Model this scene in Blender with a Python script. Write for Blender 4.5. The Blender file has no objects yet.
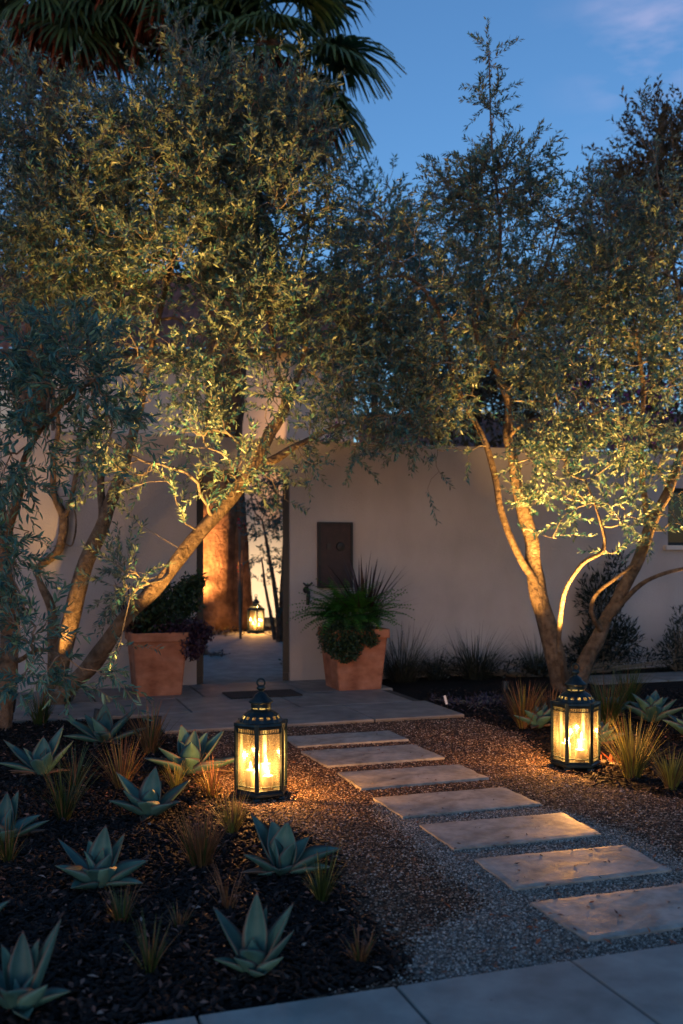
import bpy, math, random
import numpy as np
from mathutils import Vector, Matrix, noise as mnoise
PI = math.pi
F = 996.0; CX = 341.5; HY = 555.0; CH = 1.5
rng = np.random.default_rng(7)
random.seed(7)
scene = bpy.context.scene
COL = scene.collection

# ------------------------------------------------------------------ helpers
def P(px, py, Y):
    return Vector(((px - CX) * Y / F, Y, CH - (py - HY) * Y / F))
def G(px, py, z=0.0):
    Y = (CH - z) * F / (py - HY)
    return Vector(((px - CX) * Y / F, Y, z))
U = Vector((0.9479, 0.3186, 0)); V = Vector((-0.3186, 0.9479, 0)); O = Vector((-0.604, 11.67, 0))
def W(u, v, z=0.0):
    p = O + U * u + V * v
    return Vector((p.x, p.y, z))
ANG = math.atan2(U.y, U.x)

def tag(o, label=None, cat=None, group=None, kind=None):
    if label: o['label'] = label
    if cat: o['category'] = cat
    if group: o['group'] = group
    if kind: o['kind'] = kind
    return o
def empty(name, loc, label, cat, group=None, rz=0.0):
    o = bpy.data.objects.new(name, None); COL.objects.link(o)
    o.location = loc; o.rotation_euler = (0, 0, rz); o.empty_display_size = 0.1
    return tag(o, label, cat, group)
def link(name, me, mats, parent=None, loc=None, smooth=False):
    o = bpy.data.objects.new(name, me); COL.objects.link(o)
    if not isinstance(mats, (list, tuple)): mats = [mats]
    for m in mats: me.materials.append(m)
    if smooth: me.polygons.foreach_set('use_smooth', [True] * len(me.polygons))
    if parent is not None: o.parent = parent
    if loc is not None: o.location = loc
    return o
class MB:
    def __init__(s): s.v = []; s.f = []; s.m = []
    def add(s, vs, fs, mi=0):
        b = len(s.v); s.v += [tuple(p) for p in vs]
        for f in fs: s.f.append(tuple(b + i for i in f)); s.m.append(mi)
    def box(s, c, d, mi=0, rot=None, taper=1.0):
        x, y, z = (q / 2 for q in d); vs = []
        for sz in (-1, 1):
            t = taper if sz > 0 else 1.0
            for sx, sy in ((-1, -1), (1, -1), (1, 1), (-1, 1)):
                p = Vector((sx * x * t, sy * y * t, sz * z))
                if rot is not None: p = rot @ p
                vs.append(p + Vector(c))
        s.add(vs, [(3, 2, 1, 0), (4, 5, 6, 7), (0, 1, 5, 4), (1, 2, 6, 5), (2, 3, 7, 6), (3, 0, 4, 7)], mi)
    def tube(s, pts, rad, n=8, mi=0, caps=True, wob=0.0, seed=0):
        pts = [Vector(p) for p in pts]; b = len(s.v); k = len(pts)
        up = Vector((0.13, 0.31, 0.94))
        for i, p in enumerate(pts):
            d = (pts[min(i + 1, k - 1)] - pts[max(i - 1, 0)])
            if d.length < 1e-9: d = Vector((0, 0, 1))
            d.normalize()
            if i == 0:
                a = d.cross(up)
                if a.length < 1e-3: a = d.cross(Vector((1, 0, 0)))
            else: a = a - d * a.dot(d)
            a.normalize(); c = d.cross(a)
            for j in range(n):
                t = 2 * PI * j / n; r = rad[i]
                if wob: r *= 1 + wob * mnoise.noise(Vector((math.cos(t) * 1.3 + seed, math.sin(t) * 1.3, i * 0.21)))  # knots
                s.v.append(tuple(p + a * (math.cos(t) * r) + c * (math.sin(t) * r)))
        for i in range(k - 1):
            for j in range(n):
                q = (j + 1) % n
                s.f.append((b + i * n + j, b + i * n + q, b + (i + 1) * n + q, b + (i + 1) * n + j)); s.m.append(mi)
        if caps:
            s.f.append(tuple(b + j for j in reversed(range(n)))); s.m.append(mi)
            s.f.append(tuple(b + (k - 1) * n + j for j in range(n))); s.m.append(mi)
    def lathe(s, prof, n=24, mi=0, c=(0, 0, 0), off=0.0, caps=False):
        b = len(s.v)
        for r, z in prof:
            for j in range(n):
                t = 2 * PI * j / n + off
                s.v.append((c[0] + r * math.cos(t), c[1] + r * math.sin(t), c[2] + z))
        for i in range(len(prof) - 1):
            for j in range(n):
                q = (j + 1) % n
                s.f.append((b + i * n + j, b + i * n + q, b + (i + 1) * n + q, b + (i + 1) * n + j)); s.m.append(mi)
        if caps:
            s.f.append(tuple(b + j for j in reversed(range(n)))); s.m.append(mi)
            e = b + (len(prof) - 1) * n
            s.f.append(tuple(e + j for j in range(n))); s.m.append(mi)
    def build(s, name, mats, parent=None, loc=None, smooth=False):
        me = bpy.data.meshes.new(name); me.from_pydata(s.v, [], s.f)
        o = link(name, me, mats, parent, loc, smooth)
        if any(s.m): me.polygons.foreach_set('material_index', s.m)
        me.update(); return o
def fast_mesh(name, verts, faces_n, idx):
    """verts (n,3), idx flat, faces_n corners per face (const)"""
    me = bpy.data.meshes.new(name)
    verts = np.ascontiguousarray(verts, dtype=np.float32); idx = np.ascontiguousarray(idx, dtype=np.int32).ravel()
    nf = len(idx) // faces_n
    me.vertices.add(len(verts)); me.vertices.foreach_set('co', verts.ravel())
    me.loops.add(len(idx)); me.loops.foreach_set('vertex_index', idx)
    me.polygons.add(nf); me.polygons.foreach_set('loop_start', np.arange(nf, dtype=np.int32) * faces_n)
    me.update(calc_edges=True); me.validate()
    return me
def nrm(a): return a / (np.linalg.norm(a, axis=-1, keepdims=True) + 1e-9)
def catmull(pts, per=6):
    P_ = [np.array(p, float) for p in pts]; out = []
    for i in range(len(P_) - 1):
        a = P_[max(i - 1, 0)]; b = P_[i]; c = P_[i + 1]; d = P_[min(i + 2, len(P_) - 1)]
        for k in range(per):
            t = k / per
            out.append(0.5 * ((2 * b) + (-a + c) * t + (2 * a - 5 * b + 4 * c - d) * t * t + (-a + 3 * b - 3 * c + d) * t ** 3))
    out.append(P_[-1]); return out
def poly_in(px, py, poly):
    inside = np.zeros(len(px), bool); n = len(poly)
    for i in range(n):
        x1, y1 = poly[i][0], poly[i][1]; x2, y2 = poly[(i + 1) % n][0], poly[(i + 1) % n][1]
        c = ((y1 > py) != (y2 > py)) & (px < (x2 - x1) * (py - y1) / (y2 - y1 + 1e-12) + x1)
        inside ^= c
    return inside

# ------------------------------------------------------------------ materials
def newmat(name):
    m = bpy.data.materials.new(name); m.use_nodes = True
    nt = m.node_tree; return m, nt, nt.nodes['Principled BSDF'], nt.nodes['Material Output']
def texco(nt): return nt.nodes.new('ShaderNodeTexCoord').outputs['Object']
def nz(nt, co, scale, detail=5, rough=0.55):
    n = nt.nodes.new('ShaderNodeTexNoise'); n.inputs['Scale'].default_value = scale
    n.inputs['Detail'].default_value = detail; n.inputs['Roughness'].default_value = rough
    nt.links.new(co, n.inputs['Vector']); return n.outputs['Fac']
def ramp(nt, fac, stops):
    r = nt.nodes.new('ShaderNodeValToRGB'); e = r.color_ramp.elements
    while len(e) < len(stops): e.new(0.5)
    for k, (p, c) in enumerate(stops): e[k].position = p; e[k].color = (*c, 1)
    nt.links.new(fac, r.inputs['Fac']); return r.outputs['Color']
def mixc(nt, fac, a, b, mode='MIX'):
    m = nt.nodes.new('ShaderNodeMix'); m.data_type = 'RGBA'; m.blend_type = mode
    for s, v in ((m.inputs['Factor'], fac), (m.inputs[6], a), (m.inputs[7], b)):
        if isinstance(v, (int, float)): s.default_value = v
        elif isinstance(v, tuple): s.default_value = (*v, 1)
        else: nt.links.new(v, s)
    return m.outputs[2]
def bump(nt, bs, h, strength=0.5, dist=0.01):
    b = nt.nodes.new('ShaderNodeBump'); b.inputs['Strength'].default_value = strength; b.inputs['Distance'].default_value = dist
    nt.links.new(h, b.inputs['Height']); nt.links.new(b.outputs[0], bs.inputs['Normal'])
def mat_noise(name, stops, scale, rough=0.8, bscale=None, bstr=0.4, bdist=0.01, spec=0.5, scale2=None, dark2=0.75, metal=0.0, rr=None):
    m, nt, bs, _ = newmat(name); co = texco(nt)
    c = ramp(nt, nz(nt, co, scale), stops)
    if scale2:
        g = ramp(nt, nz(nt, co, scale2, 3), [(0.35, (dark2,) * 3), (0.65, (1, 1, 1))])
        c = mixc(nt, 1.0, c, g, 'MULTIPLY')
    nt.links.new(c, bs.inputs['Base Color']); bs.inputs['Roughness'].default_value = rough
    bs.inputs['Specular IOR Level'].default_value = spec; bs.inputs['Metallic'].default_value = metal
    if rr:
        r = nt.nodes.new('ShaderNodeMapRange'); r.inputs[3].default_value, r.inputs[4].default_value = rr
        nt.links.new(nz(nt, co, scale * 1.7), r.inputs[0]); nt.links.new(r.outputs[0], bs.inputs['Roughness'])
    if bscale: bump(nt, bs, nz(nt, co, bscale, 8, 0.65), bstr, bdist)
    return m
def mat_island(name, stops, rough=0.85, spec=0.3):
    m, nt, bs, _ = newmat(name); g = nt.nodes.new('ShaderNodeNewGeometry')
    c = ramp(nt, g.outputs['Random Per Island'], stops)
    nt.links.new(c, bs.inputs['Base Color']); bs.inputs['Roughness'].default_value = rough
    bs.inputs['Specular IOR Level'].default_value = spec
    return m
def mat_leaf(name, top, under, rough=0.45, trans=0.25, vary=0.45, rare=None):
    m, nt, bs, out = newmat(name); g = nt.nodes.new('ShaderNodeNewGeometry')
    c = mixc(nt, g.outputs['Backfacing'], top, under)
    lo, hi = 1 - vary, 1 + vary
    rnd = ramp(nt, g.outputs['Random Per Island'], [(0, (lo, lo, lo)), (0.6, (1, 1, 1)), (0.97, (hi, hi, hi * 0.85)), (1, (hi, hi, hi * 0.8))] if rare is None else
               [(0, (lo, lo, lo)), (0.6, (1, 1, 1)), (0.93, (hi, hi, hi * .85)), (0.95, rare)])
    c = mixc(nt, 1.0, c, rnd, 'MULTIPLY')
    nt.links.new(c, bs.inputs['Base Color']); bs.inputs['Roughness'].default_value = rough
    t = nt.nodes.new('ShaderNodeBsdfTranslucent'); nt.links.new(c, t.inputs['Color'])
    mx = nt.nodes.new('ShaderNodeMixShader'); mx.inputs[0].default_value = trans
    nt.links.new(bs.outputs[0], mx.inputs[1]); nt.links.new(t.outputs[0], mx.inputs[2]); nt.links.new(mx.outputs[0], out.inputs[0])
    return m
def mat_emit(name, col, s):
    m, nt, bs, out = newmat(name); e = nt.nodes.new('ShaderNodeEmission')
    e.inputs[0].default_value = (*col, 1); e.inputs[1].default_value = s; nt.links.new(e.outputs[0], out.inputs[0]); return m

M = {}
M['stucco'] = mat_noise('stucco', [(0.3, (0.49, 0.44, 0.435)), (0.7, (0.58, 0.525, 0.515))], 1.3, 0.9, 38, 0.8, 0.012, 0.15, 0.5, 0.84)
def streaks(m, scl, lo, nm_scale, stops):
    nt = m.node_tree; bs = nt.nodes['Principled BSDF']; lk = bs.inputs['Base Color'].links[0]; src = lk.from_socket
    mp = nt.nodes.new('ShaderNodeMapping'); mp.inputs['Scale'].default_value = scl; nt.links.new(texco(nt), mp.inputs[0])
    c = mixc(nt, 1.0, src, ramp(nt, nz(nt, mp.outputs[0], nm_scale, 6, .6), stops), 'MULTIPLY'); nt.links.new(c, bs.inputs['Base Color'])
streaks(M['stucco'], (1.3, 1.3, .5), 0, 1.4, [(0.3, (.90, .89, .88)), (0.55, (1, 1, 1)), (0.8, (.94, .93, .92))])
M['stucco_white'] = mat_noise('stucco_white', [(0.3, (0.6, 0.55, 0.5)), (0.7, (0.7, 0.65, 0.6))], 1.3, 0.9, 60, 0.4, 0.006, 0.2)
M['plinth'] = mat_noise('plinth', [(0.3, (0.05, 0.045, 0.045)), (0.7, (0.08, 0.07, 0.07))], 3, 0.9, 40, 0.4)
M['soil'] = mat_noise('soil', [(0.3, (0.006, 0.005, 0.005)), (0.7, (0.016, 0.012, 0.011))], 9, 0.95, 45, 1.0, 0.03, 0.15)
M['chips_base'] = mat_noise('chips_base', [(0.3, (0.05, 0.032, 0.022)), (0.7, (0.12, 0.08, 0.055))], 60, 0.95, 80, 1.0, 0.012, 0.2)
M['gravel_base'] = mat_noise('gravel_base', [(0.3, (0.10, 0.095, 0.085)), (0.7, (0.28, 0.26, 0.24))], 70, 0.95, 90, 1.0, 0.012, 0.2)
M['concrete'] = mat_noise('concrete', [(0.3, (0.26, 0.285, 0.27)), (0.7, (0.35, 0.375, 0.35))], 2.2, 0.8, 130, 0.5, 0.004, 0.4, 6, 0.72)
M['paver'] = mat_noise('paver', [(0.3, (0.20, 0.18, 0.165)), (0.7, (0.32, 0.29, 0.265))], 1.8, 0.6, 50, 0.4, 0.006, 0.5, 7, 0.7, rr=(0.4, 0.75))
M['joint'] = mat_noise('joint', [(0.3, (0.05, 0.04, 0.035)), (0.7, (0.09, 0.075, 0.06))], 20, 0.95, 60, 0.8)
M['step'] = mat_noise('step', [(0.25, (0.25, 0.225, 0.195)), (0.5, (0.42, 0.38, 0.33)), (0.75, (0.53, 0.485, 0.43))], 6.5, 0.5, 55, 0.35, 0.004, 0.5, 17, 0.66, rr=(0.36, 0.75))
M['terracotta'] = mat_noise('terracotta', [(0.3, (0.36, 0.13, 0.07)), (0.7, (0.50, 0.21, 0.12))], 3.5, 0.85, 45, 0.4, 0.005, 0.3, 9, 0.75)
streaks(M['terracotta'], (1, 1, 2.5), 0, 3.5, [(0.35, (.72, .68, .66)), (0.5, (1, 1, 1)), (0.72, (1.15, 1.3, 1.5))])
M['iron'] = mat_noise('iron', [(0.3, (0.008, 0.018, 0.023)), (0.7, (0.028, 0.055, 0.062))], 18, 0.42, 60, 0.25, 0.002, 0.5, metal=0.6, rr=(0.28, 0.6))
M['dark_metal'] = mat_noise('dark_metal', [(0.3, (0.006, 0.006, 0.007)), (0.7, (0.014, 0.012, 0.013))], 8, 0.5, 50, 0.2, 0.002)
M['brass'] = mat_noise('brass', [(0.3, (0.30, 0.19, 0.09)), (0.7, (0.45, 0.3, 0.15))], 12, 0.5, 50, 0.2, 0.002, metal=0.5)
M['panel_wood'] = mat_noise('panel_wood', [(0.3, (0.022, 0.010, 0.010)), (0.7, (0.05, 0.022, 0.02))], 14, 0.55, 40, 0.3, 0.003)
M['wax'] = mat_noise('wax', [(0.3, (0.13, 0.10, 0.06)), (0.7, (0.18, 0.14, 0.09))], 6, 0.5)
M['flame'] = mat_emit('flame', (1.0, 0.62, 0.26), 14)
M['lens'] = mat_emit('lens', (1.0, 0.72, 0.34), 14)
M['bark'] = mat_noise('bark', [(0.25, (0.09, 0.06, 0.04)), (0.5, (0.25, 0.17, 0.115)), (0.8, (0.40, 0.29, 0.20))], 14, 0.9, 26, 1.0, 0.06, 0.2, 4, 0.6)
M['twig'] = mat_noise('twig', [(0.3, (0.14, 0.11, 0.08)), (0.7, (0.26, 0.21, 0.16))], 12, 0.9)
M['palm_bark'] = mat_noise('palm_bark', [(0.3, (0.13, 0.07, 0.04)), (0.7, (0.30, 0.17, 0.10))], 5, 0.9, 14, 1.0, 0.06, 0.2, 2.5, 0.5)
M['olive'] = mat_leaf('olive', (0.045, 0.150, 0.160), (0.16, 0.21, 0.165), 0.40, 0.15, 0.6)
M['olive_near'] = mat_leaf('olive_near', (0.045, 0.155, 0.15), (0.11, 0.24, 0.22), 0.45, 0.2)
M['bgleaf'] = mat_leaf('bgleaf', (0.035, 0.12, 0.13), (0.06, 0.15, 0.15), 0.5, 0.2)
M['bgbrown'] = mat_leaf('bgbrown', (0.06, 0.055, 0.03), (0.09, 0.08, 0.05), 0.5, 0.25)
M['hedge'] = mat_leaf('hedge', (0.07, 0.05, 0.02), (0.10, 0.07, 0.03), 0.5, 0.3)
M['boug'] = mat_leaf('bougainvillea', (0.20, 0.05, 0.22), (0.25, 0.08, 0.25), 0.6, 0.35)
M['red_flower'] = mat_leaf('red_flower', (0.5, 0.04, 0.05), (0.5, 0.05, 0.06), 0.6, 0.3)
M['palmleaf'] = mat_leaf('palmleaf', (0.05, 0.11, 0.05), (0.06, 0.12, 0.06), 0.4, 0.2)
M['palmdead'] = mat_leaf('palmdead', (0.26, 0.08, 0.05), (0.28, 0.09, 0.06), 0.8, 0.2)
M['fern'] = mat_leaf('fern', (0.035, 0.17, 0.02), (0.06, 0.20, 0.03), 0.5, 0.3)
M['trail'] = mat_leaf('trail', (0.02, 0.05, 0.025), (0.03, 0.07, 0.03), 0.5, 0.25)
M['purple'] = mat_leaf('purple', (0.04, 0.018, 0.04), (0.06, 0.03, 0.06), 0.5, 0.2)
M['flax'] = mat_leaf('flax', (0.03, 0.015, 0.02), (0.05, 0.025, 0.03), 0.4, 0.1, 0.3)
M['grass'] = mat_leaf('grass', (0.055, 0.085, 0.022), (0.07, 0.10, 0.03), 0.5, 0.3)
M['grass_lit'] = mat_leaf('grass_lit', (0.26, 0.24, 0.05), (0.30, 0.26, 0.06), 0.5, 0.3)  # grass with the gold of the lantern glow put into its colour
M['straw'] = mat_leaf('straw', (0.19, 0.095, 0.04), (0.21, 0.10, 0.045), 0.7, 0.2)
M['grass_dark'] = mat_leaf('grass_dark', (0.04, 0.045, 0.035), (0.06, 0.065, 0.05), 0.5, 0.2)
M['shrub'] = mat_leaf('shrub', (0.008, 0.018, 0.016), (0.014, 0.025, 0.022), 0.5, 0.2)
M['cover'] = mat_leaf('cover', (0.05, 0.035, 0.06), (0.08, 0.06, 0.09), 0.6, 0.2)
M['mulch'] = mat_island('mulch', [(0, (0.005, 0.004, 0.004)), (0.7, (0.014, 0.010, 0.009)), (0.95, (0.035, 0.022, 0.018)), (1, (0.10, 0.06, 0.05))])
M['litter'] = mat_island('litter', [(0, (0.08, 0.04, 0.03)), (0.5, (0.22, 0.10, 0.07)), (0.93, (0.28, 0.15, 0.11)), (1, (0.42, 0.34, 0.28))], 0.7)
M['leaf_red'] = mat_island('leaf_red', [(0, (0.30, 0.07, 0.03)), (1, (0.42, 0.13, 0.06))], 0.7)
M['pebble'] = mat_island('pebble', [(0, (0.05, 0.045, 0.04)), (0.35, (0.16, 0.14, 0.12)), (0.75, (0.32, 0.285, 0.24)), (1, (0.6, 0.56, 0.5))], 0.7)
M['chip'] = mat_island('chip', [(0, (0.02, 0.013, 0.010)), (0.35, (0.09, 0.05, 0.035)), (0.75, (0.25, 0.155, 0.105)), (0.92, (0.40, 0.29, 0.22)), (1, (0.6, 0.5, 0.42))], 0.8)
M['mat'] = mat_noise('mat', [(0.3, (0.012, 0.012, 0.014)), (0.7, (0.03, 0.03, 0.032))], 30, 0.95, 90, 1, 0.01)
M['white_paint'] = mat_noise('white_paint', [(0.3, (0.7, 0.7, 0.7)), (0.7, (0.8, 0.8, 0.8))], 5, 0.5)
M['tile'] = mat_noise('tile', [(0.3, (0.16, 0.07, 0.05)), (0.7, (0.30, 0.14, 0.10))], 3, 0.85, 20, 0.5, 0.01)
M['darkglass'] = mat_noise('darkglass', [(0.3, (0.01, 0.012, 0.016)), (0.7, (0.02, 0.022, 0.03))], 1, 0.08, spec=0.8)

# frosted, seeded lantern glass
m, nt, bs, out = newmat('lantern_glass')
co = texco(nt)
mp = nt.nodes.new('ShaderNodeMapping'); mp.inputs['Scale'].default_value = (40, 40, 5); nt.links.new(co, mp.inputs[0])
st = ramp(nt, nz(nt, mp.outputs[0], 1.0, 4), [(0.3, (0.004,) * 3), (0.7, (0.016,) * 3)])
tr = nt.nodes.new('ShaderNodeBsdfTransparent'); tr.inputs[0].default_value = (0.95, 0.93, 0.88, 1)
tl = nt.nodes.new('ShaderNodeBsdfTranslucent'); tl.inputs[0].default_value = (0.92, 0.88, 0.74, 1)
gl = nt.nodes.new('ShaderNodeBsdfGlossy'); gl.inputs['Roughness'].default_value = 0.12; gl.inputs[0].default_value = (0.8, 0.8, 0.8, 1)
m1 = nt.nodes.new('ShaderNodeMixShader'); nt.links.new(st, m1.inputs[0]); nt.links.new(tr.outputs[0], m1.inputs[1]); nt.links.new(tl.outputs[0], m1.inputs[2])
m2 = nt.nodes.new('ShaderNodeMixShader'); m2.inputs[0].default_value = 0.06; nt.links.new(m1.outputs[0], m2.inputs[1]); nt.links.new(gl.outputs[0], m2.inputs[2])
nt.links.new(m2.outputs[0], out.inputs[0]); M['glass'] = m

# agave skin: blue-green with a thin reddish margin (stored per vertex)
m, nt, bs, out = newmat('agave')
co = texco(nt)
c = ramp(nt, nz(nt, co, 7, 4), [(0.25, (0.04, 0.115, 0.095)), (0.55, (0.085, 0.20, 0.165)), (0.8, (0.14, 0.26, 0.22))])
at = nt.nodes.new('ShaderNodeAttribute'); at.attribute_name = 'margin'
gi = nt.nodes.new('ShaderNodeNewGeometry'); c = mixc(nt, 1.0, c, ramp(nt, gi.outputs['Random Per Island'], [(0, (.6, .65, .7)), (.5, (.9, .9, .9)), (1, (1.3, 1.2, 1.1))]), 'MULTIPLY')
r2 = ramp(nt, at.outputs['Fac'], [(0.45, (0, 0, 0)), (1.0, (.9, .9, .9))])
c = mixc(nt, r2, c, (0.20, 0.085, 0.06))
nt.links.new(c, bs.inputs['Base Color']); bs.inputs['Roughness'].default_value = 0.55
bump(nt, bs, nz(nt, co, 30, 5), 0.2, 0.004)
M['agave'] = m

# ------------------------------------------------------------------ setting: ground sheets
def sheet(name, pts, z, mat, kind='structure'):
    me = bpy.data.meshes.new(name); me.from_pydata([(p[0], p[1], z) for p in pts], [], [tuple(range(len(pts)))])
    o = link(name, me, mat); o['kind'] = kind; return o
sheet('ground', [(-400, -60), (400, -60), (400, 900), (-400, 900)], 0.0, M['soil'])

# stepping stone quads from the plan
def q(*a): return [G(x, y, 0.03) for x, y in a]   # front-left, front-right, back-right, back-left
def rect_from(bl, w, d):
    bl = Vector((bl.x, bl.y, 0)); return [bl, bl + U * w, bl + U * w + V * d, bl + V * d]
steps = [
    rect_from(G(587, 938, 0.03), 0.92, 0.44),
    q((514, 887), (672, 868), (624, 843), (474, 857)),
    q((454, 847), (602, 832), (562, 811), (419, 823)),
    q((403, 815), (540, 802), (504, 785.5), (373, 796)),
    q((362, 787), (488, 776), (459, 763), (337, 771)),
    q((327, 764.5), (444, 756), (414, 743), (301, 750)),
    None]
br = G(408, 738, 0.03); steps[6] = [br - U * 0.92, Vector(br), br + V * 0.42, br + V * 0.42 - U * 0.92]
def stone_mesh(quad, th, seed, nx=26, ny=14, ragged=0.006):
    a, b, c, d = [Vector((p.x, p.y, 0)) for p in quad]
    cen = (a + b + c + d) / 4; mb = MB(); top = []
    for j in range(ny + 1):
        for i in range(nx + 1):
            s, t = i / nx, j / ny
            p = (a * (1 - s) + b * s) * (1 - t) + (d * (1 - s) + c * s) * t - cen
            e = min(s, 1 - s) * 0.9; e2 = min(t, 1 - t) * 0.45; ed = min(e, e2)
            n1 = mnoise.noise(Vector((p.x * 9 + seed * 7, p.y * 9, seed)))
            n2 = mnoise.noise(Vector((p.x * 40 + seed * 7, p.y * 40, seed)))
            k = 1 + (n1 * ragged * 1.5 + n2 * ragged * 0.7) * (1 if ed < 0.002 else 0) / 0.4
            z = th + n1 * 0.002 - (0.003 if ed < 0.002 else 0) + (n2 * 0.001)
            mb.v.append((p.x * k, p.y * k, z)); 
    N = nx + 1
    for j in range(ny):
        for i in range(nx): mb.f.append((j * N + i, j * N + i + 1, (j + 1) * N + i + 1, (j + 1) * N + i)); mb.m.append(0)
    ring = [i for i in range(N)] + [j * N + nx for j in range(1, ny + 1)] + [ny * N + i for i in range(nx - 1, -1, -1)] + [j * N for j in range(ny - 1, 0, -1)]
    base = len(mb.v)
    for r in ring: x, y, z = mb.v[r]; mb.v.append((x * 1.004, y * 1.006, -0.01))
    L = len(ring)
    for k in range(L): mb.f.append((ring[k], base + k, base + (k + 1) % L, ring[(k + 1) % L])); mb.m.append(0)
    return mb, cen
ords = ['first and nearest stepping stone, beside the pavement, cut by the right edge of the photo', 'second stepping stone up from the pavement, smooth with a warm sheen',
        'third stepping stone up from the pavement, with a chipped left corner', 'fourth stepping stone from the pavement, level with the right lantern',
        'fifth stepping stone from the pavement, halfway up to the landing', 'sixth stepping stone, second one before the paved landing', 'last stepping stone before the landing, just behind the big left lantern']
for k, qd in enumerate(steps):
    mb, cen = stone_mesh(qd, 0.024, k + 1)
    o = mb.build('stepping_stone', M['step'], None, (cen.x, cen.y, 0))
    tag(o, ords[k], 'stepping stone', 'stepping stones up the gravel path')

# gravel areas
pale_poly = [G(*p) for p in [(404, 976), (428, 938), (470, 916), (494, 905), (462, 884), (428, 856), (398, 826), (372, 806), (430, 800), (560, 812), (640, 842), (720, 885), (800, 1010), (560, 1010)]]
brown_poly = [G(*p) for p in [(300, 1000), (385, 985), (412, 975), (395, 950), (350, 905), (325, 850), (285, 832), (225, 806), (200, 780), (205, 745), (150, 736), (270, 729), (470, 718), (520, 735), (556, 768), (600, 785), (740, 812), (900, 900), (800, 1010), (500, 1010)]]
sheet('gravel_path', brown_poly, 0.004, M['chips_base'])
sheet('pale_gravel', pale_poly, 0.008, M['gravel_base'])

# near pavement: concrete slabs
def slab_box(mb, corners, z0, z1, b=0.006):
    c = sum(corners, Vector((0, 0, 0))) / 4
    lo = [Vector((p.x, p.y, z0)) for p in corners]; mid = [Vector((p.x, p.y, z1 - b)) for p in corners]
    top = [Vector((c.x + (p.x - c.x) * 0.992, c.y + (p.y - c.y) * 0.992, z1)) for p in corners]
    mb.add(lo + mid + top, [(0, 1, 5, 4), (1, 2, 6, 5), (2, 3, 7, 6), (3, 0, 4, 7), (4, 5, 9, 8), (5, 6, 10, 9), (6, 7, 11, 10), (7, 4, 8, 11), (8, 9, 10, 11)])
J0 = G(395, 985, 0.03); J1 = G(572, 961, 0.03); su = (J1 - J0).length
mb = MB()
for i in range(-9, 14):
    for j in range(0, 2):
        a = J0 + U * (su * i + 0.006) - V * (1.25 * (j + 1) - 0.006); w = su - 0.012; d = 1.25 - 0.012
        slab_box(mb, [Vector((p.x, p.y, 0)) for p in (a, a + U * w, a + U * w + V * d, a + V * d)], -0.02, 0.03)
mb.build('sidewalk', M['concrete'])['kind'] = 'structure'
c0 = J0 - U * 6.5; c1 = J0 + U * 9.5
sheet('road', [c0 - V * 2.5 - Vector((0, 0, 0)), c1 - V * 2.5, c1 - V * 9, c0 - V * 9], -0.0 + 0.004, M['plinth'])

# paved landing in front of the gate
mb = MB(); rows = [(-2.90, -1.98), (-1.98, -1.02), (-1.02, -0.02)]
cols = [[-2.9, -1.9, -0.98, -0.02, 0.87], [-3.6, -2.6, -1.5, -0.45, 0.74], [-4.5, -3.4, -2.3, -1.2, -0.1, 0.9]]
for r, (v0, v1) in enumerate(rows):
    cs = cols[r]
    for i in range(len(cs) - 1):
        g = 0.008
        if r == 0 and cs[i] < -2.5: continue
        slab_box(mb, [W(cs[i] + g, v0 + g), W(cs[i + 1] - g, v0 + g), W(cs[i + 1] - g, v1 - g), W(cs[i] + g, v1 - g)], -0.02, 0.03)
mb.build('landing_paving', M['paver'])['kind'] = 'structure'
sheet('landing_bed', [W(-4.5, -1.02), W(-3.6, -1.98), W(-1.9, -1.98), W(-1.9, -2.9), W(0.86, -2.9), W(0.86, -0.02), W(-4.5, -0.02)], 0.012, M['joint'])
# pale walk along the wall at the right
mb = MB()
for i in range(8):
    slab_box(mb, [W(3.3 + i * 1.0, -1.30), W(4.28 + i * 1.0, -1.30), W(4.28 + i * 1.0, -0.62), W(3.3 + i * 1.0, -0.62)], -0.02, 0.02)
mb.build('side_path', M['paver'])['kind'] = 'structure'
# courtyard floor beyond the gate
sheet('courtyard_path', [W(-1.3, 0.0), W(0.25, 0.0), W(0.9, 2.2), W(1.6, 5.0), W(3.2, 7.2), W(2.0, 7.6), W(-0.4, 7.4), W(-1.0, 5.6), W(-0.6, 4.6), W(-1.6, 3.4), W(-2.4, 2.0)], 0.02, M['concrete'])

# ------------------------------------------------------------------ garden wall with gate opening
HW = 2.85; TH = 0.24
gw = empty('garden_wall', W(0, 0), 'long cream stucco garden wall with a gateway, behind the olive trees', 'wall', rz=ANG)
def wall_piece(x0, x1, z0, z1, y0=0.0, y1=TH):
    m_ = MB(); m_.box(((x0 + x1) / 2, (y0 + y1) / 2, (z0 + z1) / 2), (x1 - x0, y1 - y0, z1 - z0)); return m_
GL, GR, GH = -1.10, 0.0, 2.48
wm = MB()
xs = [-9.0, GL, GR, 5.25, 6.7, 12.0]
wm.box(((-9 + GL) / 2, TH / 2, HW / 2), (GL + 9, TH, HW))
wm.box(((GL + GR) / 2, TH / 2, (GH + HW) / 2), (GR - GL, TH, HW - GH))
wm.box((5.25 / 2, TH / 2, HW / 2), (5.25, TH, HW))
wm.box(((5.25 + 6.7) / 2, TH / 2, 1.62 / 2), (1.45, TH, 1.62))
wm.box(((5.25 + 6.7) / 2, TH / 2, (2.4 + HW) / 2), (1.45, TH, HW - 2.4))
wm.box(((6.7 + 12) / 2, TH / 2, HW / 2), (5.3, TH, HW))
wm.build('wall', M['stucco'], gw)
wn = MB(); wn.box((5.975, 0.12, 2.01), (1.45, 0.02, 0.78)); wob = wn.build('window', M['darkglass'], gw)
fr = MB()
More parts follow.
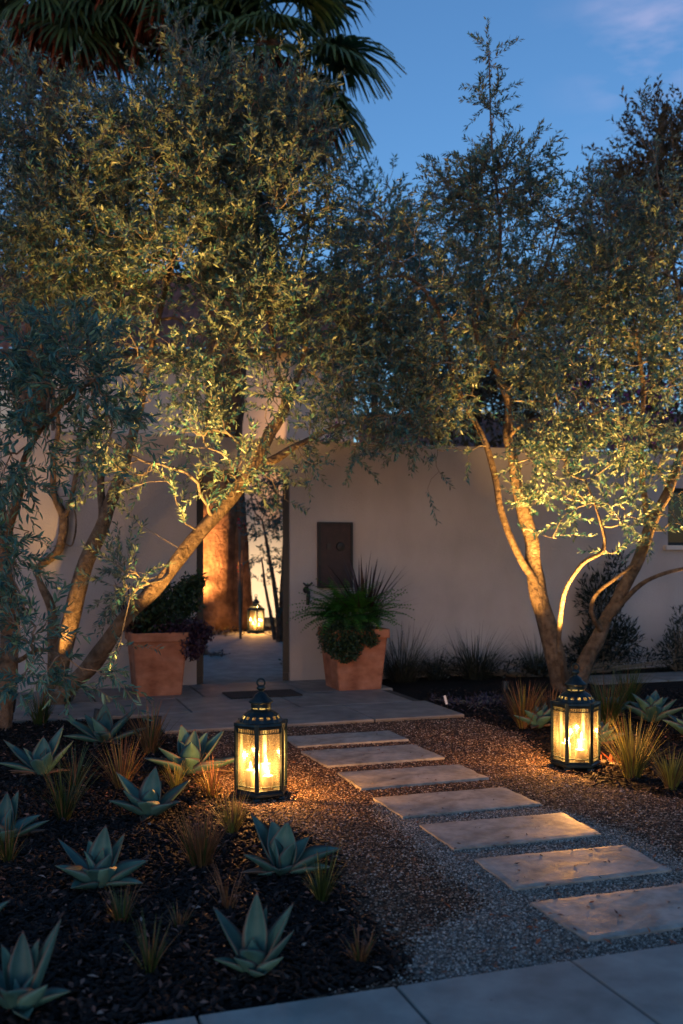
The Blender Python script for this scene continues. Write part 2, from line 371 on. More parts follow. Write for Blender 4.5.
for a_, b_ in (((5.28, 0.09, 2.01), (0.05, 0.05, 0.78)), ((6.67, 0.09, 2.01), (0.05, 0.05, 0.78)), ((5.975, 0.09, 2.375), (1.34, 0.05, 0.05)), ((5.975, 0.09, 1.645), (1.34, 0.05, 0.05)), ((5.975, 0.09, 2.01), (0.04, 0.04, 0.68))):
    fr.box(a_, b_)
fr.build('frame', M['dark_metal'], wob)
fr = MB(); fr.box((5.975, -0.035, 1.60), (1.6, 0.07, 0.06)); fr.build('sill', M['stucco_white'], wob)
# downpipe on the wall
dp = MB(); dp.tube([(5.62, -0.05, 0.1), (5.62, -0.05, 1.5)], [0.022, 0.022], 8)
dp.box((5.62, -0.02, 0.5), (0.07, 0.03, 0.02)); dp.box((5.62, -0.02, 1.2), (0.07, 0.03, 0.02))
dp.build('conduit', M['dark_metal'], gw)
# gate: two dark leaves swung inwards, seen edge on
def gate_leaf(x, rz, label):
    g_ = empty('gate_leaf', W(x, 0.05), label, 'gate', 'dark leaves of the open gate', rz=ANG + rz)
    b_ = MB(); b_.box((0.0, 0.29, 1.22), (0.05, 0.52, 2.36)); b_.build('panel', M['dark_metal'], g_)
    b_ = MB()
    for z in (0.07, 1.2, 2.38): b_.box((0.0, 0.29, z), (0.075, 0.56, 0.09))
    b_.box((0, 0.03, 1.22), (0.075, 0.06, 2.2)); b_.box((0, 0.55, 1.22), (0.07, 0.05, 2.2))
    b_.build('frame', M['dark_metal'], g_)
    b_ = MB(); b_.tube([(0.045, 0.48, 1.0), (0.08, 0.48, 1.03), (0.08, 0.48, 1.2), (0.045, 0.48, 1.23)], [0.012] * 4, 8); b_.build('handle', M['brass'], g_)
gate_leaf(GL + 0.05, 0.10, 'dark gate leaf folded back at the left side of the gateway')
gate_leaf(GR - 0.035, -0.275, 'dark gate leaf folded back at the right side of the gateway')

# panel (letter box) and wall hook
def on_wall(px, py, gap=0.0):
    k = (px - CX) / F; t = (0.604 + k * 11.67) / (U.x - k * U.y); Y = 11.67 + U.y * t
    return t, CH - (py - HY) * Y / F
u0, z1 = on_wall(317, 522); u1, _ = on_wall(351, 522); _, z0 = on_wall(334, 588)
lb = empty('wall_letter_box', W((u0 + u1) / 2, 0, z0), 'dark brown metal letter box panel on the wall above the right pot', 'letter box', rz=ANG)
h = z1 - z0; w = u1 - u0
b_ = MB(); b_.box((0, -0.03, h / 2), (w, 0.06, h)); b_.build('panel', M['panel_wood'], lb)
b_ = MB()
for sx in (-1, 1): b_.box((sx * (w / 2 - 0.012), -0.067, h / 2), (0.024, 0.014, h - 0.004))
for zz in (0.014, h - 0.014): b_.box((0, -0.067, zz), (w - 0.05, 0.014, 0.024))
b_.build('frame', M['dark_metal'], lb)
b_ = MB(); b_.box((-w * 0.2, -0.066, h * 0.63), (0.05, 0.012, 0.075)); b_.build('name_plate', M['plinth'], lb)
b_ = MB(); b_.lathe([(0.0, 0), (0.055, 0), (0.05, 0.02), (0.0, 0.025)], 16)
o = b_.build('knob', M['dark_metal'], lb, (w * 0.14, -0.062, h * 0.63)); o.rotation_euler = (PI / 2, 0, 0)
uh, zh = on_wall(306, 590)
b_ = MB(); b_.lathe([(0.001, 0), (0.04, 0), (0.036, 0.012), (0.001, 0.014)], 14, 0, (0, 0, 0))
hk = empty('wall_tap', W(uh, -0.002, zh), 'small dark garden tap on the wall beside the gateway', 'tap', rz=ANG)
o = b_.build('rosette', M['dark_metal'], hk); o.rotation_euler = (PI / 2, 0, 0)
b_ = MB(); b_.tube([(0, 0, 0), (0, -0.06, 0), (0, -0.10, -0.02), (-0.01, -0.12, -0.09), (-0.015, -0.12, -0.17)], [0.02, 0.02, 0.022, 0.024, 0.02], 10); b_.build('spout', M['dark_metal'], hk)
b_ = MB(); b_.tube([(0, -0.07, 0.01), (0, -0.07, 0.06)], [0.009, 0.009], 8); b_.tube([(-0.055, -0.07, 0.085), (-0.02, -0.07, 0.055), (0.02, -0.07, 0.055), (0.055, -0.07, 0.09)], [0.009, 0.013, 0.013, 0.010], 8); b_.build('handle', M['dark_metal'], hk)
# door mat
b_ = MB(); slab_box(b_, [W(-0.98, -1.28), W(-0.22, -1.28), W(-0.22, -0.84), W(-0.98, -0.84)], 0.031, 0.047)
o = b_.build('door_mat', M['mat']); tag(o, 'dark rectangular door mat lying on the paved landing before the gateway', 'door mat')

# ------------------------------------------------------------------ lanterns
def make_lantern(loc, rz, label, scale=1.0, kind=0):
    t = empty('lantern', loc, label, 'lantern', 'hexagonal metal candle lanterns', rz=rz)
    t.scale = (scale,) * 3
    R = 0.163; PB, PT = 0.055, 0.445; H6 = [(math.sin(k * PI / 3), -math.cos(k * PI / 3)) for k in range(6)]
    off = -PI / 2
    b = MB()
    b.lathe([(0.02, 0.022), (R + 0.004, 0.022), (R + 0.012, 0.03), (R + 0.012, 0.044), (R, 0.056), (0.02, 0.056)], 6, off=off)
    b.build('base', M['iron'], t)
    for k in range(6):
        x, y = H6[k]
        b = MB(); b.lathe([(0.02, 0.0), (0.026, 0.012), (0.018, 0.022)], 10, 0, (x * (R - 0.005), y * (R - 0.005), 0), caps=True); b.build('foot', M['iron'], t)
    for k in range(6):
        x, y = H6[k]; rot = Matrix.Rotation(k * PI / 3, 3, 'Z')
        b = MB(); b.box((x * R, y * R, (PB + PT) / 2), (0.026, 0.016, PT - PB), rot=rot)
        b.box((x * (R + 0.004), y * (R + 0.004), (PB + PT) / 2), (0.008, 0.014, PT - PB), rot=rot)
        b.box((x * R, y * R, PT + 0.012), (0.026, 0.022, 0.024), rot=rot)
        b.build('corner_post', M['iron'], t)
    for k in range(6):
        a = Vector(H6[k] + (0,)) * R; c = Vector(H6[(k + 1) % 6] + (0,)) * R; mid = (a + c) / 2; n_ = mid.normalized(); ln = (c - a).length - 0.022
        rot = Matrix.Rotation((k + 0.5) * PI / 3, 3, 'Z')
        g = MB(); g.box((mid.x * 0.985, mid.y * 0.985, (PB + PT) / 2), (ln, 0.003, PT - PB), rot=rot)
        gp = g.build('glass_pane', M['glass'], t)
        d_ = (c - a).normalized()
        for nm_, zz in (('lower_border', ((PB + 0.005, 0.010), (PB + 0.030, 0.005))), ('upper_border', ((PT - 0.005, 0.010), (PT - 0.036, 0.005)))):
            g = MB()
            for z, hh in zz: g.box((mid.x, mid.y, z), (ln, 0.009, hh), rot=rot)
            if nm_ == 'upper_border':
                for i in range(9):
                    s_ = (i + 0.5) / 9 - 0.5
                    g.box((mid.x + d_.x * s_ * ln, mid.y + d_.y * s_ * ln, PT - 0.022), (0.003, 0.006, 0.022), rot=rot)
            g.build(nm_, M['iron'], gp)
    b = MB(); b.lathe([(R - 0.02, PT), (R + 0.010, PT), (R + 0.014, PT + 0.010), (R + 0.010, PT + 0.022), (R - 0.012, PT + 0.026), (R - 0.03, PT + 0.02)], 6, off=off); b.build('top_rim', M['iron'], t)
    # fluted skirt with a ring of real oval openings
    NS = 96; prof = [(0.134, PT + 0.014), (0.131, PT + 0.024), (0.124, PT + 0.038), (0.120, PT + 0.044), (0.110, PT + 0.061), (0.104, PT + 0.067), (0.085, PT + 0.082), (0.070, PT + 0.090)]
    b = MB(); base = 0
    for i, (r, z) in enumerate(prof):
        for j in range(NS):
            a = 2 * PI * j / NS; k = 1 + 0.035 * math.cos(a * 16 + PI * 0.2) * (1 - i / 9)
            b.v.append((r * k * math.cos(a), r * k * math.sin(a), z))
    for i in range(len(prof) - 1):
        for j in range(NS):
            ph = j % 6; hole = (i == 3 and ph in (1, 2, 3)) or (i in (2, 4) and ph == 2 and False)
            if hole: continue
            q2 = (j + 1) % NS; b.f.append((i * NS + j, i * NS + q2, (i + 1) * NS + q2, (i + 1) * NS + j)); b.m.append(0)
    b.build('skirt', M['iron'], t)
    b = MB(); b.lathe([(0.115, PT + 0.038), (0.100, PT + 0.066)], 32); b.build('liner', M['glass'], t)
    # collar with slots, cap, finial ring
    b = MB(); z0 = PT + 0.088; N2 = 32
    prof = [(0.072, z0), (0.063, z0 + 0.006), (0.063, z0 + 0.014), (0.063, z0 + 0.022), (0.063, z0 + 0.044), (0.070, z0 + 0.050)]
    for r, z in prof:
        for j in range(N2): a = 2 * PI * j / N2; b.v.append((r * math.cos(a), r * math.sin(a), z))
    for i in range(len(prof) - 1):
        for j in range(N2):
            if i == 2 and j % 4 != 3: continue
            q2 = (j + 1) % N2; b.f.append((i * N2 + j, i * N2 + q2, (i + 1) * N2 + q2, (i + 1) * N2 + j)); b.m.append(0)
    b.build('collar', M['iron'], t)
    b = MB(); b.lathe([(0.058, z0 + 0.008), (0.058, z0 + 0.030)], 24); b.build('liner', M['glass'], t)
    b = MB(); b.lathe([(0.070, z0 + 0.049), (0.078, z0 + 0.053), (0.072, z0 + 0.062), (0.050, z0 + 0.080), (0.040, z0 + 0.096), (0.030, z0 + 0.106), (0.016, z0 + 0.114), (0.013, z0 + 0.122), (0.026, z0 + 0.132), (0.029, z0 + 0.142), (0.018, z0 + 0.154), (0.002, z0 + 0.158)], 24)
    b.build('cap', M['iron'], t, smooth=True)
    b = MB(); zc = z0 + 0.172
    ring = [(0.024 * math.cos(a), 0.0, zc + 0.024 * math.sin(a)) for a in np.linspace(-PI / 2, 1.5 * PI, 19)]
    b.tube(ring, [0.006] * 19, 8, caps=False); b.build('ring', M['iron'], t, smooth=True)
    # three pillar candles
    for (x, y, hh) in ((-0.06, -0.03, 0.115), (0.05, -0.05, 0.085), (0.02, 0.065, 0.135)):
        b = MB(); b.lathe([(0.033, 0.057), (0.034, 0.06), (0.034, 0.057 + hh - 0.004), (0.030, 0.057 + hh), (0.022, 0.057 + hh - 0.008), (0.001, 0.057 + hh - 0.010)], 18)
        cd = b.build('candle', M['wax'], t, smooth=True)
        b = MB(); zf = 0.057 + hh; b.lathe([(0.001, zf), (0.007, zf + 0.008), (0.009, zf + 0.018), (0.006, zf + 0.034), (0.001, zf + 0.052)], 10, 0, (x * 0, 0, 0))
        cd.location = (x, y, 0); fl = b.build('flame', M['flame'], cd, smooth=True)
        L = bpy.data.lights.new('candle_light', 'POINT'); L.energy = LANT; L.color = (1.0, 0.44, 0.105); L.shadow_soft_size = 0.012
        lo = bpy.data.objects.new('candle_light', L); COL.objects.link(lo); lo.parent = cd; lo.location = (0, 0, zf + 0.050)
    return t
LANT = 12.0
p1 = G(261, 797); p2 = G(575.5, 768); p3 = G(256, 634)
make_lantern((p1.x, p1.y, 0.004), math.radians(-8.7) - math.atan2(p1.x, p1.y), 'large metal lantern with lit candles left of the stepping stones, nearest the camera')
make_lantern((p2.x, p2.y, 0.004), math.radians(-20) - math.atan2(p2.x, p2.y), 'metal lantern with lit candles at the right, in front of the forked olive trunk')
make_lantern((p3.x, p3.y, 0.02), math.radians(12), 'small looking far lantern glowing in the courtyard beyond the gateway')

# ------------------------------------------------------------------ garden spotlights (real lamps in fixtures)
def spotlight(loc, aim, energy, angle, label, col=(1.0, 0.52, 0.12), hgt=0.16, blend=1.0):
    t = empty('garden_spotlight', loc, label, 'garden light', 'small landscape uplights')
    b = MB(); b.tube([(0, 0, -0.05), (0, 0, hgt * 0.6)], [0.010, 0.010], 8); b.build('stake', M['dark_metal'], t)
    d = (Vector(aim) - (Vector(loc) + Vector((0, 0, hgt)))).normalized(); qt = d.to_track_quat('Z', 'Y')
    b = MB(); b.lathe([(0.012, -0.07), (0.026, -0.06), (0.030, 0.0), (0.034, 0.045), (0.034, 0.06), (0.028, 0.06), (0.028, 0.036)], 16)
    h_ = b.build('housing', M['dark_metal'], t, smooth=True); h_.location = (0, 0, hgt); h_.rotation_mode = 'QUATERNION'; h_.rotation_quaternion = (d + Vector((0, 0, 1.2))).normalized().to_track_quat('Z', 'Y')
    b = MB(); b.lathe([(0.001, 0.04), (0.027, 0.04)], 16); b.build('lens', M['lens'], h_)
    L = bpy.data.lights.new('spot', 'SPOT'); L.energy = energy; L.spot_size = math.radians(angle); L.spot_blend = blend; L.color = col; L.shadow_soft_size = 0.03
    lo = bpy.data.objects.new('spot_light', L); COL.objects.link(lo); lo.rotation_mode = 'QUATERNION'
    lo.location = Vector(loc) + Vector((0, 0, hgt)) + d * 0.075; lo.rotation_quaternion = (-d).to_track_quat('Z', 'Y')
SP = 0.6
s1 = G(157, 745)
spotlight((s1.x, s1.y, 0), P(215, 280, 9.7), 1850 * SP, 50, 'small lit garden spotlight standing between agaves in the left bed', hgt=0.17)
s2 = W(-3.1, -1.9)
spotlight((s2.x, s2.y, 0), P(110, 200, 9.6), 420 * SP, 52, 'garden spotlight hidden behind the left olive trunks near the wall')
s3 = P(573, 694, 10.2)
spotlight((s3.x, s3.y, 0), P(570, 360, 10.6), 2100 * SP, 66, 'lit garden spotlight tucked at the foot of the forked right olive', hgt=0.14)
s9 = P(505, 712, 10.1)
spotlight((s9.x, s9.y, 0), P(535, 545, 11), 330 * SP, 46, 'garden spotlight among the purple ground cover, aimed at the right olive trunk')
s4 = W(4.6, -2.0)
spotlight((s4.x, s4.y, 0), P(640, 280, 11.0), 1700 * SP, 58, 'garden spotlight under the right side of the right olive')
pa0 = P(213, 0, 20.5)
spotlight((pa0.x - 1.35, 18.7, 0), P(214, 555, 20.3), 2600 * SP, 46, 'courtyard spotlight washing the palm trunk from the left', (1.0, 0.45, 0.14))
s7 = P(60, 705, 10.1)
spotlight((s7.x, s7.y, 0), P(60, 480, 10.7), 110 * SP, 46, 'garden spotlight low at the left lighting the leaning olive trunks')
s8 = G(97, 730)
spotlight((s8.x, s8.y, 0), P(196, 525, 9.6), 520 * SP, 44, 'garden spotlight beside the dim agave, aimed up the leaning pale trunk', hgt=.12)
s6 = P(268, 630, 19.5)
spotlight((s6.x, s6.y + 1.0, 0), P(266, 600, 23.2), 620 * SP, 60, 'courtyard spotlight washing the pale house wall', (1.0, 0.68, 0.36))

# ------------------------------------------------------------------ trees
def limb_pts(spec, per=5):
    pts = catmull([(*P(a, b, c), r) for a, b, c, r in spec], per)
    return [p[:3] for p in pts], [max(float(p[3]), 0.004) for p in pts]
def leaf_quads(base, d, n, L, Wd, fold=0.15, six=False):
    s = nrm(np.cross(d, n)); n = nrm(np.cross(s, d)); L = L[:, None]; Wd = Wd[:, None]
    if not six:
        v0 = base; v1 = base + d * L * 0.45 + s * Wd / 2 + n * Wd * fold; v2 = base + d * L; v3 = base + d * L * 0.45 - s * Wd / 2 + n * Wd * fold
        return np.stack([v0, v1, v2, v3], 1).reshape(-1, 3), 4
    t = base + d * L - n * L * 0.10
    v = [base, base + d * L * .28 + s * Wd * .42 + n * Wd * fold, base + d * L * .68 + s * Wd * .40 + n * (Wd * fold - L * .03), t,
         base + d * L * .68 - s * Wd * .40 + n * (Wd * fold - L * .03), base + d * L * .28 - s * Wd * .42 + n * Wd * fold]
    return np.stack(v, 1).reshape(-1, 3), 6
def leaf_idx(nl, six):
    if not six: return np.arange(nl * 4)
    b = np.arange(nl)[:, None] * 6
    return (b + np.array([[0, 1, 2, 3, 0, 3, 4, 5]])).ravel()
def blob_points(blobs, dens, r_):
    out = []; cen = []
    for bl in blobs:
        px, py, Y, rx, ry, rd = bl[:6]; k = bl[6] if len(bl) > 6 else 1.0
        c = np.array(P(px, py, Y)); sx, sz = rx * Y / F, ry * Y / F
        vol = 4 / 3 * PI * sx * sz * rd; n = max(3, int(vol * dens * k))
        d = nrm(r_.normal(size=(n, 3))); rr = r_.random(n) ** (1 / 2.4)
        p = c + d * rr[:, None] * np.array([sx, rd, sz]) * (1 + 0.25 * r_.normal(size=(n, 1)) * 0.5)
        out.append(p); cen.append(np.repeat(c[None], n, 0))
    return np.concatenate(out), np.concatenate(cen)
def make_tree(name, base, label, cat, limbs, blobs, dens, leafmat, seed, leafL=0.058, leafW=0.015, per=16, twig=(0.17, 0.34), six=False,
              droop=0.0, barkmat='bark', group=None, clump=0.5, branches=True, tw_r=0.0022, lift=.2):
    r_ = np.random.default_rng(seed)
    t = empty(name, base, label, cat, group); B = np.array(base)
    tb = MB(); nodes = []; plen = []
    for spec in limbs:
        pts, rad = limb_pts(spec); pl = 0; rad = [q_ * (0.78 + 0.10 * mnoise.noise(Vector((i_ * .31, seed, len(nodes) * .1)))) for i_, q_ in enumerate(rad)]; pts = [np.array(p) + np.array([mnoise.noise(Vector((i_ * .23, seed, 3.1))), 0, mnoise.noise(Vector((i_ * .23, seed, 7.7)))]) * min(.035, rad[i_] * .6) for i_, p in enumerate(pts)]
        # knobbly growth
        tb.tube([Vector(p) - Vector(base) for p in pts], rad, 12 if max(rad) > 0.05 else 7, wob=0.35, seed=seed + len(nodes))
        for i in range(int(len(pts) * 0.35), len(pts)): nodes.append(pts[i]); plen.append(0.0)
    A, CE = blob_points(blobs, dens, r_)
    # clumping: pull points toward random nearby clump seeds
    if clump:
        ks = A[r_.choice(len(A), max(4, len(A) // 14), replace=False)]
        for i in range(len(A)):
            dd = ((ks - A[i]) ** 2).sum(1); j = dd.argmin()
            A[i] += (ks[j] - A[i]) * clump * r_.random()
    A[:, 2] = np.maximum(A[:, 2], 0.08)
    nN = len(nodes); nodes = np.array(nodes); plen = np.array(plen); N = len(A)
    parent = np.full(N, -1); par_isroot = np.zeros(N, bool)
    best = np.full(N, 1e9); bp = np.zeros(N, int)
    for i in range(N):
        dd = np.linalg.norm(nodes - A[i], axis=1); j = dd.argmin(); best[i] = dd[j]; bp[i] = -(j + 1)
    done = np.zeros(N, bool); pl = np.zeros(N); order = []; par = np.zeros(N, int)
    cost = best.copy()
    for _ in range(N):
        i = int(np.where(done, 1e9, cost).argmin()); done[i] = True; order.append(i); par[i] = bp[i]
        pj = nodes[-bp[i] - 1] if bp[i] < 0 else A[bp[i]]
        pl[i] = (pl[bp[i]] if bp[i] >= 0 else 0) + np.linalg.norm(A[i] - pj)
        nc = np.linalg.norm(A - A[i], axis=1) + 0.35 * pl[i]
        u = (~done) & (nc < cost); cost[u] = nc[u]; bp[u] = i
    cnt = np.ones(N)
    for i in reversed(order):
        if par[i] >= 0: cnt[par[i]] += cnt[i]
    PJ = np.array([nodes[-par[i] - 1] if par[i] < 0 else A[par[i]] for i in range(N)])
    rr = tw_r * np.sqrt(cnt)
    # twigs with leaves
    d0 = nrm(A - PJ); out = nrm(A - CE + 1e-6)
    dirn = nrm(d0 * 0.55 + out * 0.45 + r_.normal(size=(N, 3)) * 0.45 + np.array([0, 0, lift - droop]))
    TL = r_.uniform(*twig, size=N); sag = np.array([0, 0, -1.0]) * (0.12 + droop * 0.5)
    if branches:
        bv = []; bf = []; nb = 0
        a = PJ; c = A; d = nrm(c - a); up = np.where(np.abs(d[:, 2:3]) > 0.9, np.array([[1., 0, 0]]), np.array([[0, 0, 1.]]))
        s = nrm(np.cross(d, up)); w_ = np.cross(d, s)
        mid = (a + c) / 2 + (s * r_.normal(size=(N, 1)) + w_ * r_.normal(size=(N, 1))) * np.linalg.norm(c - a, axis=1)[:, None] * 0.10
        rp = np.where(par >= 0, np.minimum(rr[np.maximum(par, 0)], rr * 1.3), rr * 1.4)
        e1 = A + dirn * (TL * .5)[:, None] + sag * (TL * .25)[:, None]; e2 = A + dirn * TL[:, None] + sag * TL[:, None]
        s2 = nrm(np.cross(dirn, up + .01)); w2 = np.cross(dirn, s2); NN = 2 * N
        a = np.concatenate([a, A]); mid = np.concatenate([mid, e1]); c = np.concatenate([c, e2]); s = np.concatenate([s, s2]); w_ = np.concatenate([w_, w2])
        rp = np.concatenate([rp, np.full(N, tw_r * .9)]); rr = np.concatenate([rr, np.full(N, tw_r * .4)])
        K = 5; rings = []
        for cen, rad in ((a, rp), (mid, (rp + rr) / 2), (c, rr)):
            for j in range(K):
                th = 2 * PI * j / K; rings.append(cen + (s * math.cos(th) + w_ * math.sin(th)) * rad[:, None])
        Vv = np.stack(rings, 1)  # N,15,3
        ids = []
        for k in range(2):
            for j in range(K):
                ids.append([k * K + j, k * K + (j + 1) % K, (k + 1) * K + (j + 1) % K, (k + 1) * K + j])
        idx = (np.arange(NN)[:, None, None] * (3 * K) + np.array(ids)[None]).ravel()
        me = fast_mesh('branches', Vv.reshape(-1, 3) - B, 4, idx); link('branches', me, M['twig'], t, smooth=True)['kind'] = 'stuff'
    tb.build('trunk', M[barkmat], t, smooth=True)
    ts = np.linspace(0.05, 1, per)
    base_ = []; dd_ = []; 
    for k, s_ in enumerate(ts):
        pos = A + dirn * (TL * s_)[:, None] + sag * (TL * s_ ** 2)[:, None]
        tan = nrm(dirn + sag * 2 * s_)
        ref = nrm(r_.normal(size=(N, 3))); side = nrm(np.cross(tan, ref))
        sg = nrm(tan * r_.uniform(0.7, 1.5, (N, 1)) + side * 1.0)
        base_.append(pos + r_.normal(size=(N, 3)) * 0.004); dd_.append(sg)
    base_ = np.concatenate(base_); dd_ = np.concatenate(dd_); n = len(base_)
    nn = nrm(r_.normal(size=(n, 3)) + np.array([0, 0, 0.9]))
    print(name, 'leaves', n)
    q4, k = leaf_quads(base_, dd_, nn, r_.uniform(0.65, 1.25, n) * leafL, r_.uniform(0.7, 1.25, n) * leafW, six=six)
    me = fast_mesh('crown', q4 - B, 4, leaf_idx(n, six)); link('crown', me, M[leafmat], t)
    return t

# left olive
yb = 10.0
left_limbs = [
    [(40, 722, 9.9, .15), (58, 698, 9.85, .12), (88, 668, 9.75, .10), (120, 627, 9.65, .092), (160, 580, 9.6, .085), (200, 534, 9.6, .084), (236, 492, 9.7, .080), (262, 452, 9.8, .074), (279, 418, 9.9, .066), (287, 398, 10, .06), (276, 372, 10.1, .035), (272, 335, 10.2, .03), (262, 290, 10.2, .02)],
    [(284, 404, 10, .05), (296, 380, 10.1, .04), (306, 340, 10.2, .032), (300, 280, 10.3, .022), (310, 220, 10.3, .014)],
    [(250, 470, 9.75, .06), (285, 452, 9.8, .045), (312, 438, 9.9, .032), (340, 425, 10, .02)],
    [(46, 716, 10.4, .16), (54, 690, 10.4, .13), (66, 640, 10.4, .11), (84, 575, 10.4, .10), (104, 518, 10.4, .09), (122, 475, 10.4, .075), (132, 440, 10.4, .06), (145, 380, 10.4, .045), (156, 325, 10.3, .035), (167, 285, 10.3, .03), (180, 220, 10.3, .022), (190, 150, 10.3, .012)],
    [(102, 525, 10.4, .06), (101, 490, 10.5, .055), (101, 450, 10.5, .048), (94, 400, 10.6, .035), (90, 330, 10.6, .028), (75, 230, 10.5, .02), (70, 140, 10.5, .012)],
    [(50, 712, 10.8, .10), (54, 650, 10.8, .08), (50, 605, 10.8, .068), (38, 573, 10.8, .062), (58, 548, 10.8, .062), (64, 520, 10.8, .056), (54, 494, 10.8, .045), (53, 462, 10.8, .038), (58, 420, 10.7, .028), (40, 350, 10.6, .02)],
    [(63, 522, 10.8, .04), (72, 495, 10.8, .035), (78, 458, 10.8, .032), (82, 420, 10.7, .024), (110, 370, 10.6, .018)],
    [(60, 540, 10.8, .012), (72, 545, 10.7, .012), (76, 520, 10.7, .011), (71, 495, 10.7, .009)],
    [(156, 322, 10.3, .02), (175, 318, 10.2, .018), (197, 332, 10.1, .014), (230, 345, 10, .009)],
]
left_blobs = [
    (205, 140, 10.2, 95, 58, 1.0), (110, 150, 10.4, 80, 45, 1.0, .6), (265, 140, 10.2, 66, 60, .9), (170, 190, 10.1, 110, 60, 1.1), (60, 160, 10.5, 60, 80, 1.0, .6),
    (265, 215, 10.1, 75, 60, 1.0), (90, 245, 10.3, 80, 55, 1.0), (190, 262, 10.0, 90, 35, .9), (40, 270, 10.2, 55, 60, .9), (250, 305, 9.9, 55, 40, .8, 1.2), (300, 300, 10.1, 40, 55, .7),
    (235, 350, 9.8, 42, 28, .6, 1.1), (110, 300, 10.2, 50, 30, .7), (215, 395, 9.7, 22, 40, .4), (210, 440, 9.5, 32, 22, .4, .9), (150, 470, 9.5, 26, 22, .35, .7), (244, 468, 9.5, 30, 20, .3, 1.5),
    (300, 440, 9.8, 22, 36, .4, .8), (330, 380, 10.0, 22, 50, .5, .8), (30, 120, 10.5, 50, 46, .9, .45), (188, 52, 10.3, 20, 38, .4, .7), (130, 575, 9.3, 30, 30, .3, 1.7), (122, 482, 9.3, 40, 20, .3, 1.2), (160, 500, 9.3, 24, 20, .25, 1.0), (100, 440, 9.5, 40, 24, .3, .9), (130, 360, 9.8, 40, 30, .4, 1.1), (200, 375, 9.7, 32, 28, .4, 1.3), (200, 425, 9.5, 34, 20, .3, 1.3), (190, 520, 9.4, 16, 16, .2, .8), (120, 650, 9.2, 20, 16, .25, .8), (290, 500, 9.7, 14, 20, .25, .6),
    (5, 130, 10.3, 30, 80, .8, .5), (345, 300, 10.3, 25, 60, .5, .7), (170, 350, 9.9, 26, 18, .4, .7), (140, 400, 9.8, 26, 20, .4, .6), (185, 480, 9.5, 20, 14, .2, .8), (272, 395, 9.6, 26, 34, .3, 1.5), (225, 480, 9.4, 22, 14, .25, .9), (305, 480, 9.7, 16, 26, .3, .6), (320, 150, 10.3, 22, 50, .5, .6)]
gb = G(48, 715); make_tree('olive_tree', (gb.x, gb.y, 0), 'multi-stemmed olive at the left with a pale trunk leaning right across the gateway', 'olive tree', left_limbs, left_blobs, 200, 'olive', 11, leafL=.068, leafW=.0185, per=30, twig=(.22, .5), lift=.3, group='olive trees in front of the wall')

# near left olive (foliage closer to the camera)
near_limbs = [
    [(0, 760, 8.6, .14), (4, 690, 8.6, .115), (9, 620, 8.6, .105), (3, 560, 8.6, .095), (-3, 500, 8.5, .08), (-18, 430, 8.3, .06), (-30, 350, 8, .05)],
    [(4, 545, 8.6, .06), (18, 500, 8.2, .04), (24, 460, 7.8, .03), (48, 420, 7.4, .022), (80, 390, 7.1, .014), (110, 370, 7.0, .009)],
    [(8, 640, 8.5, .05), (15, 660, 8.0, .03), (40, 650, 7.6, .02), (70, 660, 7.4, .012)],
]
near_blobs = [(60, 350, 7.2, 50, 34, .35), (28, 400, 7.3, 45, 40, .4), (98, 395, 7.2, 36, 30, .3), (110, 430, 7.4, 26, 22, .3, .7), (30, 455, 7.5, 30, 22, .3, .5), (10, 470, 7.6, 22, 36, .3, .6), (10, 545, 7.8, 22, 44, .3, 1.1), (20, 625, 7.6, 32, 26, .3, 1.1), (50, 668, 7.5, 40, 18, .3, .7), (15, 685, 7.5, 26, 14, .25, .6), (100, 672, 7.5, 20, 10, .2, .6), (26, 490, 7.6, 22, 22, .2, .8), (20, 330, 7.4, 28, 24, .3, .7), (84, 474, 7.4, 10, 10, .15, .4)]
gb = G(2, 745); make_tree('olive_tree', (gb.x, gb.y, 0), 'nearer olive cut by the left edge, dark blue-green leaves in front of the trunks', 'olive tree', near_limbs, near_blobs, 400, 'olive_near', 23, leafL=0.088, leafW=0.021, per=20, six=True, group='olive trees in front of the wall', twig=(.2, .4), droop=.1)

